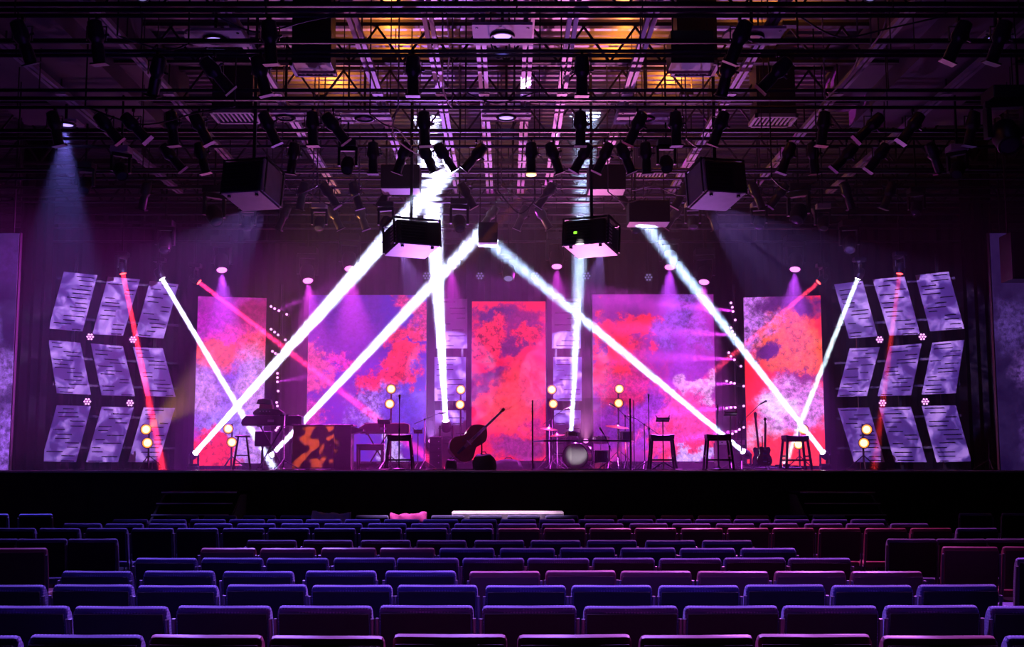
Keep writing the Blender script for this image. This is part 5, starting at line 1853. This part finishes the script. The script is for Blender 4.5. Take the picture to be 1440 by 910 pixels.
for rname, py, segs in ROWS:
    h = 0.72
    Y = YH(py, -h)
    idx = 0
    edge = [0]
    for x0, x1, n, kind in segs:
        for k in range(n):
            px = x0 + (x1 - x0) * (k + 0.5) / n
            x = (px - CX) / F * (Y * math.cos(PITCH) - h * math.sin(PITCH))
            idx += 1
            jit = rnd.uniform(-0.012, 0.012)
            put_chair(kind, x, Y + 0.25 + rnd.uniform(-0.03, 0.03), rnd.uniform(-0.03, 0.03) + 0.010 * x,
                      '%s padded chair, %s from the left in the %s row from the camera' % (COLN[kind], ORD[idx], rname), 'chairs in the %s row' % rname)

SIDE = [('left', 771, [(-18, 64, 1)], 'burg', 'beside the left aisle, nearest', 0.10), ('left', 758, [(-44, 22, 1), (25, 91, 1), (96, 162, 1)], 'blue', 'of the left block behind the maroon one', 0.06),
        ('left', 723, [(-40, 12, 1), (22, 74, 1)], 'blue', 'in the far left block by the stage', 0.12),
        ('right', 758, [(1250, 1317, 1), (1320, 1386, 1), (1388, 1455, 1)], 'blue', 'of the right block behind the maroon pair', -0.06),
        ('right', 769, [(1326, 1407, 1), (1411, 1492, 1)], 'burg', 'of the right block beside the aisle', -0.08),
        ('right', 722, [(1348, 1400, 1), (1408, 1460, 1)], 'blue', 'in the far right block by the stage', -0.12),
        ('right', 785, [(1430, 1520, 1)], 'blue', 'cut by the right photo edge, in front of the maroon pair', -0.06)]
for side, py, spans, kind, text, rz in SIDE:
    Y = YH(py, -0.72)
    for k, (a, b, n) in enumerate(spans):
        x = ((a + b) / 2 - CX) / F * (Y * math.cos(PITCH) - 0.72 * math.sin(PITCH))
        lab = '%s padded chair, %s from left %s' % (COLN[kind], ORD[k + 1], text) if len(spans) > 1 else '%s padded chair %s' % (COLN[kind], text + (' to the camera' if 'nearest' in text else ''))
        put_chair(kind, x, Y + 0.25, rz, lab, 'chairs of the side blocks')
for c in CH.values():
    for o in [c] + [q for q, s in KIDS[c.name]] + [z for q, s in KIDS[c.name] for z in s]:
        bpy.data.objects.remove(o)


def draped(name, px0, px1, py, Y, m, label, seed):
    """garment thrown over a chair back"""
    a, b = P(px0, py, Y), P(px1, py, Y)
    r = random.Random(seed)
    w = b.x - a.x
    nx, ns = 18, 12
    mb = MB()
    ph = [r.uniform(0, 6.28) for _ in range(5)]
    for i in range(nx + 1):
        u = i / nx
        x = -w / 2 + w * u
        top = 0.014 * math.sin(5 * u + ph[0]) + 0.01 * math.sin(13 * u + ph[1])
        for j in range(ns + 1):
            s = j / ns * 2 - 1
            y = 0.09 * math.sin(s * math.pi / 2) + 0.012 * math.sin(17 * u + 6 * s + ph[2])
            z = top + 0.03 - (0.2 * max(0, abs(s) - 0.25) + 0.02 * s * s) + 0.010 * math.sin(23 * u + 9 * s + ph[3])
            mb.v.append((x, y, z))
    for i in range(nx):
        for j in range(ns):
            p = i * (ns + 1) + j
            mb.f.append((p, p + ns + 1, p + ns + 2, p + 1))
    o = mb.build(name, m, None, ((a.x + b.x) / 2, Y, a.z), smooth=True)
    so = o.modifiers.new('thickness', 'SOLIDIFY')
    so.thickness = 0.012
    tag(o, label, 'clothing')


YE = YH(725, -0.72)
draped('jacket', 439, 493, 724, YE - 0.02, M['cloth_l'], 'crumpled lilac-white jacket thrown over a chair near the stage', 4)
draped('jacket', 549, 600, 725, YE - 0.02, M['cloth_m'], 'magenta jacket thrown over a chair near the stage', 9)

tb = empty('folding_table', (P(714, 723, 18.2).x, 18.2, 0))
tz = P(714, 720, 18.2).z
tw = P(792, 720, 18.2).x - P(637, 720, 18.2).x
MB().box(-tw / 2 + 0.02, tw / 2 - 0.02, -0.28, 0.28, tz - 0.05, tz - 0.015).build('tabletop', M['linen'], tb)
for sx in (-1, 1):
    for sy in (-1, 1):
        MB().cyl((sx * (tw / 2 - 0.2), sy * 0.22, 0), (sx * (tw / 2 - 0.2), sy * 0.22, tz - 0.05), 0.014, n=8).build('leg', M['silver'], tb)
tag(tb, 'long narrow folding table standing between the last seats and the stage', 'table')
mb = MB()
nn = 44
for k in range(nn + 1):
    u = k / nn
    x = -tw / 2 + tw * u
    wv_ = 0.012 * math.sin(u * 60)
    mb.v += [(x, -0.30 + wv_, tz - 0.62), (x, -0.29 + wv_ * 0.3, tz - 0.02), (x, -0.27, tz), (x, 0.27, tz), (x, 0.29, tz - 0.02), (x, 0.30 + wv_, tz - 0.62)]
for k in range(nn):
    for j in range(5):
        p = 6 * k + j
        mb.f.append((p, p + 6, p + 7, p + 1))
tc_ = mb.build('tablecloth', M['linen'], None, tb.location, smooth=True)
sd_ = tc_.modifiers.new('thickness', 'SOLIDIFY')
sd_.thickness = 0.008
sd_.offset = 1
tag(tc_, 'bright pinkish-white cloth covering the long table before the stage', 'tablecloth')

# ------------------------------------------------------------------ cables in the roof
CAB = [  # pixel points with distance
    ([(560, 148, 16.8), (552, 185, 17.2), (568, 205, 17.8), (590, 218, 18.6)], 'l', 'pale cable looping down left of the bright beam spot'),
    ([(628, 20, 15.0), (632, 70, 16.0), (630, 118, 17.0), (646, 150, 18.0)], 'l', 'pale cable running along the left of the twin centre rails'),
    ([(622, 95, 15.4), (624, 130, 16.2), (636, 152, 17.0)], 'l', 'short pale cable hanging near the brightest roof spot'),
    ([(690, 60, 15.2), (700, 82, 15.3), (716, 70, 15.2)], 'd', 'dark cable loop under the square ceiling plate'),
    ([(655, 130, 16.6), (700, 145, 16.7), (760, 128, 16.6), (790, 127, 16.6)], 'd', 'dark sagging cable across the centre rails'),
    ([(120, 150, 16.0), (200, 175, 16.2), (280, 158, 16.1), (330, 150, 16.0)], 'd', 'dark sagging cable at left above the spotlights'),
    ([(165, 50, 14.2), (230, 70, 14.4), (265, 62, 14.3)], 'd', 'dark cable ending at the round-ended plate'),
    ([(1160, 140, 16.4), (1195, 105, 15.6), (1207, 80, 15.2)], 'l', 'pale cable rising along the right rail'),
    ([(1225, 66, 14.6), (1240, 45, 14.2), (1246, 28, 14.0)], 'l', 'short pale cable at the right rail top'),
    ([(1000, 260, 20.0), (960, 275, 20.2), (920, 262, 20.1), (890, 268, 20.0)], 'l', 'pale sagging cable above the grey hanging box'),
    ([(700, 268, 20.4), (730, 300, 20.5), (752, 282, 20.4)], 'd', 'dark cable loop near the centre beam ends'),
    ([(705, 262, 20.6), (745, 282, 20.8), (790, 266, 20.6)], 'l', 'thin pale cable sagging across the centre under the rails'),
    ([(440, 275, 19.4), (470, 290, 19.6), (505, 272, 19.5)], 'l', 'pale cable sagging left of the left hanging box'),
    ([(396, 250, 19.0), (415, 272, 19.2), (446, 262, 19.0)], 'l', 'thin cable sagging right of the left projector'),
    ([(1085, 250, 18.2), (1110, 268, 18.4), (1150, 255, 18.2)], 'd', 'dark cable sagging right of the right projector'),
    ([(855, 270, 19.8), (880, 285, 20.0), (905, 278, 20.0)], 'l', 'short pale cable loop at the right centre projector'),
    ([(300, 20, 14.0), (360, 45, 14.2), (430, 30, 14.0), (470, 22, 14.0)], 'd', 'dark sagging cable at the top edge left of centre'),
    ([(1120, 20, 14.0), (1180, 52, 14.2), (1250, 40, 14.1), (1330, 22, 14.0)], 'd', 'dark sagging cable at the top edge right of centre'),
    ([(965, 195, 17.4), (985, 208, 17.6), (990, 180, 17.3)], 'l', 'pale knot of cable left of the right projector'),
    ([(520, 160, 17.0), (540, 175, 17.3), (560, 182, 17.6), (578, 205, 18.2)], 'd', 'dark cable dropping to the left spotlights'),
]
for pts_, tone, label in CAB:
    raw = [P(*q) for q in pts_]
    # carried from the roof at both ends, then a smooth curve
    pp = []
    for k in range(len(raw) - 1):
        p0, p1, p2, p3 = raw[max(k - 1, 0)], raw[k], raw[k + 1], raw[min(k + 2, len(raw) - 1)]
        for i in range(8):
            u = i / 8
            pp.append(0.5 * (2 * p1 + (p2 - p0) * u + (2 * p0 - 5 * p1 + 4 * p2 - p3) * u * u + (3 * p1 - p0 - 3 * p2 + p3) * u ** 3))
    pp.append(raw[-1])
    pp = [Vector((raw[0].x, raw[0].y, Z_DECK + 0.05))] + pp + [Vector((raw[-1].x, raw[-1].y, Z_DECK + 0.05))]
    o = MB().tube(pp, 0.012, 5).build('hanging_cable', M['cable_l'] if tone == 'l' else M['cable_d'], smooth=True)
    tag(o, label, 'cable', 'cables in the roof')

# ------------------------------------------------------------------ work lamps above the rails and added seat wash


def uplight(px, py, H, watts, col, label):
    y = YH(py, H)
    x = P(px, py, y).x
    t = empty('work_lamp', (x, y, HC + 6.7))
    MB().box(-0.12, 0.12, -0.08, 0.08, 0, 0.08).build('housing', M['black'], t, bevel=0.01)
    MB().box(-0.10, 0.10, -0.06, 0.06, 0.08, 0.085).build('lamp_glass', M['amber'], t)
    MB().bar((0.1, 0, 0.04), (0.1, 0, 0.68), 0.015).build('stem', M['joist'], t)
    tag(t, label, 'work lamp', 'amber work lamps')
    spot('work_light', t, t.location + Vector((0, 0, 0.10)), t.location + Vector((0, 0, 1)), watts, 165, col, 0.6, 0.05)


AMB = (1.0, 0.30, 0.035)
uplight(345, 108, 6.9, 150, AMB, 'amber work lamp above the rails, left of the upper left vent')
uplight(450, 125, 6.9, 150, AMB, 'amber work lamp above the rails, right of the upper left vent')
uplight(965, 120, 6.9, 190, AMB, 'amber work lamp above the rails behind the upper right vent')
uplight(548, 70, 6.9, 120, AMB, 'amber work lamp above the rails left of the centre')
uplight(880, 75, 6.9, 120, AMB, 'amber work lamp above the rails right of the centre')
uplight(1110, 20, 6.9, 75, AMB, 'amber work lamp near the photo top right of centre')


def added_seat_wash(x, y, tx, ty, watts, col, label, deg=70):  # unseen head added over the seats to brighten the chair tops
    z = HC + PIPE_H
    a = Vector((x, y, z - 0.45))
    t, lp = moving_head(a, Vector((tx, ty, 0.8)), True, label, M['led_dim'], 0.8, group='added wash heads', to=ZTOP)
    spot('added_seat_light', t, lp, Vector((tx, ty, 0.8)), watts, deg, col, 0.8, 0.1)


VB = (0.30, 0.16, 1.0)
added_seat_wash(-4.0, 12.0, -2.5, 7.0, 3000 * K_ADDED_SEAT, VB, 'added unseen wash head on the left side above the photo frame')
added_seat_wash(4.0, 12.0, 2.5, 7.0, 3200 * K_ADDED_SEAT, (0.55, 0.15, 0.9), 'added unseen wash head on the right side above the photo frame')
added_seat_wash(0.0, 9.5, 0.0, 5.0, 2600 * K_ADDED_SEAT, (0.38, 0.17, 1.0), 'added unseen wash head over the middle seats above the photo frame')

# purple floor washes added at the stage back to light the roof
for px, label in ((418, 'added purple floor wash lamp left of the left wide screen'), (606, 'added purple floor wash lamp left of the left slotted column'), (824, 'added purple floor wash lamp right of the right slotted column'), (1012, 'added purple floor wash lamp right of the right wide screen')):
    p = P(px, 640, 28.0)
    p.z = STAGE_Z + 0.15 + 0.55
    tg = Vector((p.x * 0.6, 18.0, Z_DECK))
    t, lp = moving_head(p, tg, False, label, M['mag_lens'], 0.75, group='added purple floor washes')
    bz = t.location.z - 0.045 - STAGE_Z - 0.15
    MB().box(-0.12, 0.12, -0.12, 0.12, -0.045 - bz, -0.04).build('plinth', M['black'], t)
    spot('added_roof_wash', t, lp, tg, (2700 if abs(p.x) < 3 else 550) * K_WASH, 52, (0.50, 0.18, 0.95) if px in (606, 1012) else (0.85, 0.22, 0.62), 0.8, 0.08)

# hangers of the lighting pipes, kept clear of what hangs above them
hang_me = None
for p, hw, y in PIPE_OBJ:
    for q in range(-4, 5):
        x = q * hw / 4.4 + 0.13
        while any(a - 0.1 < x < b + 0.1 and c - 0.1 < y < d + 0.1 for a, b, c, d in FOOT) or any(abs(x - r) < 0.12 for r in RAILX):
            x += 0.11
        if any(abs(y - j) < 0.09 for j in JY):
            top = 0.905
        else:
            top = 1.72
        MB().bar((x, 0, 0), (x, 0, top), 0.014).build('hanger', M['joist'], p)
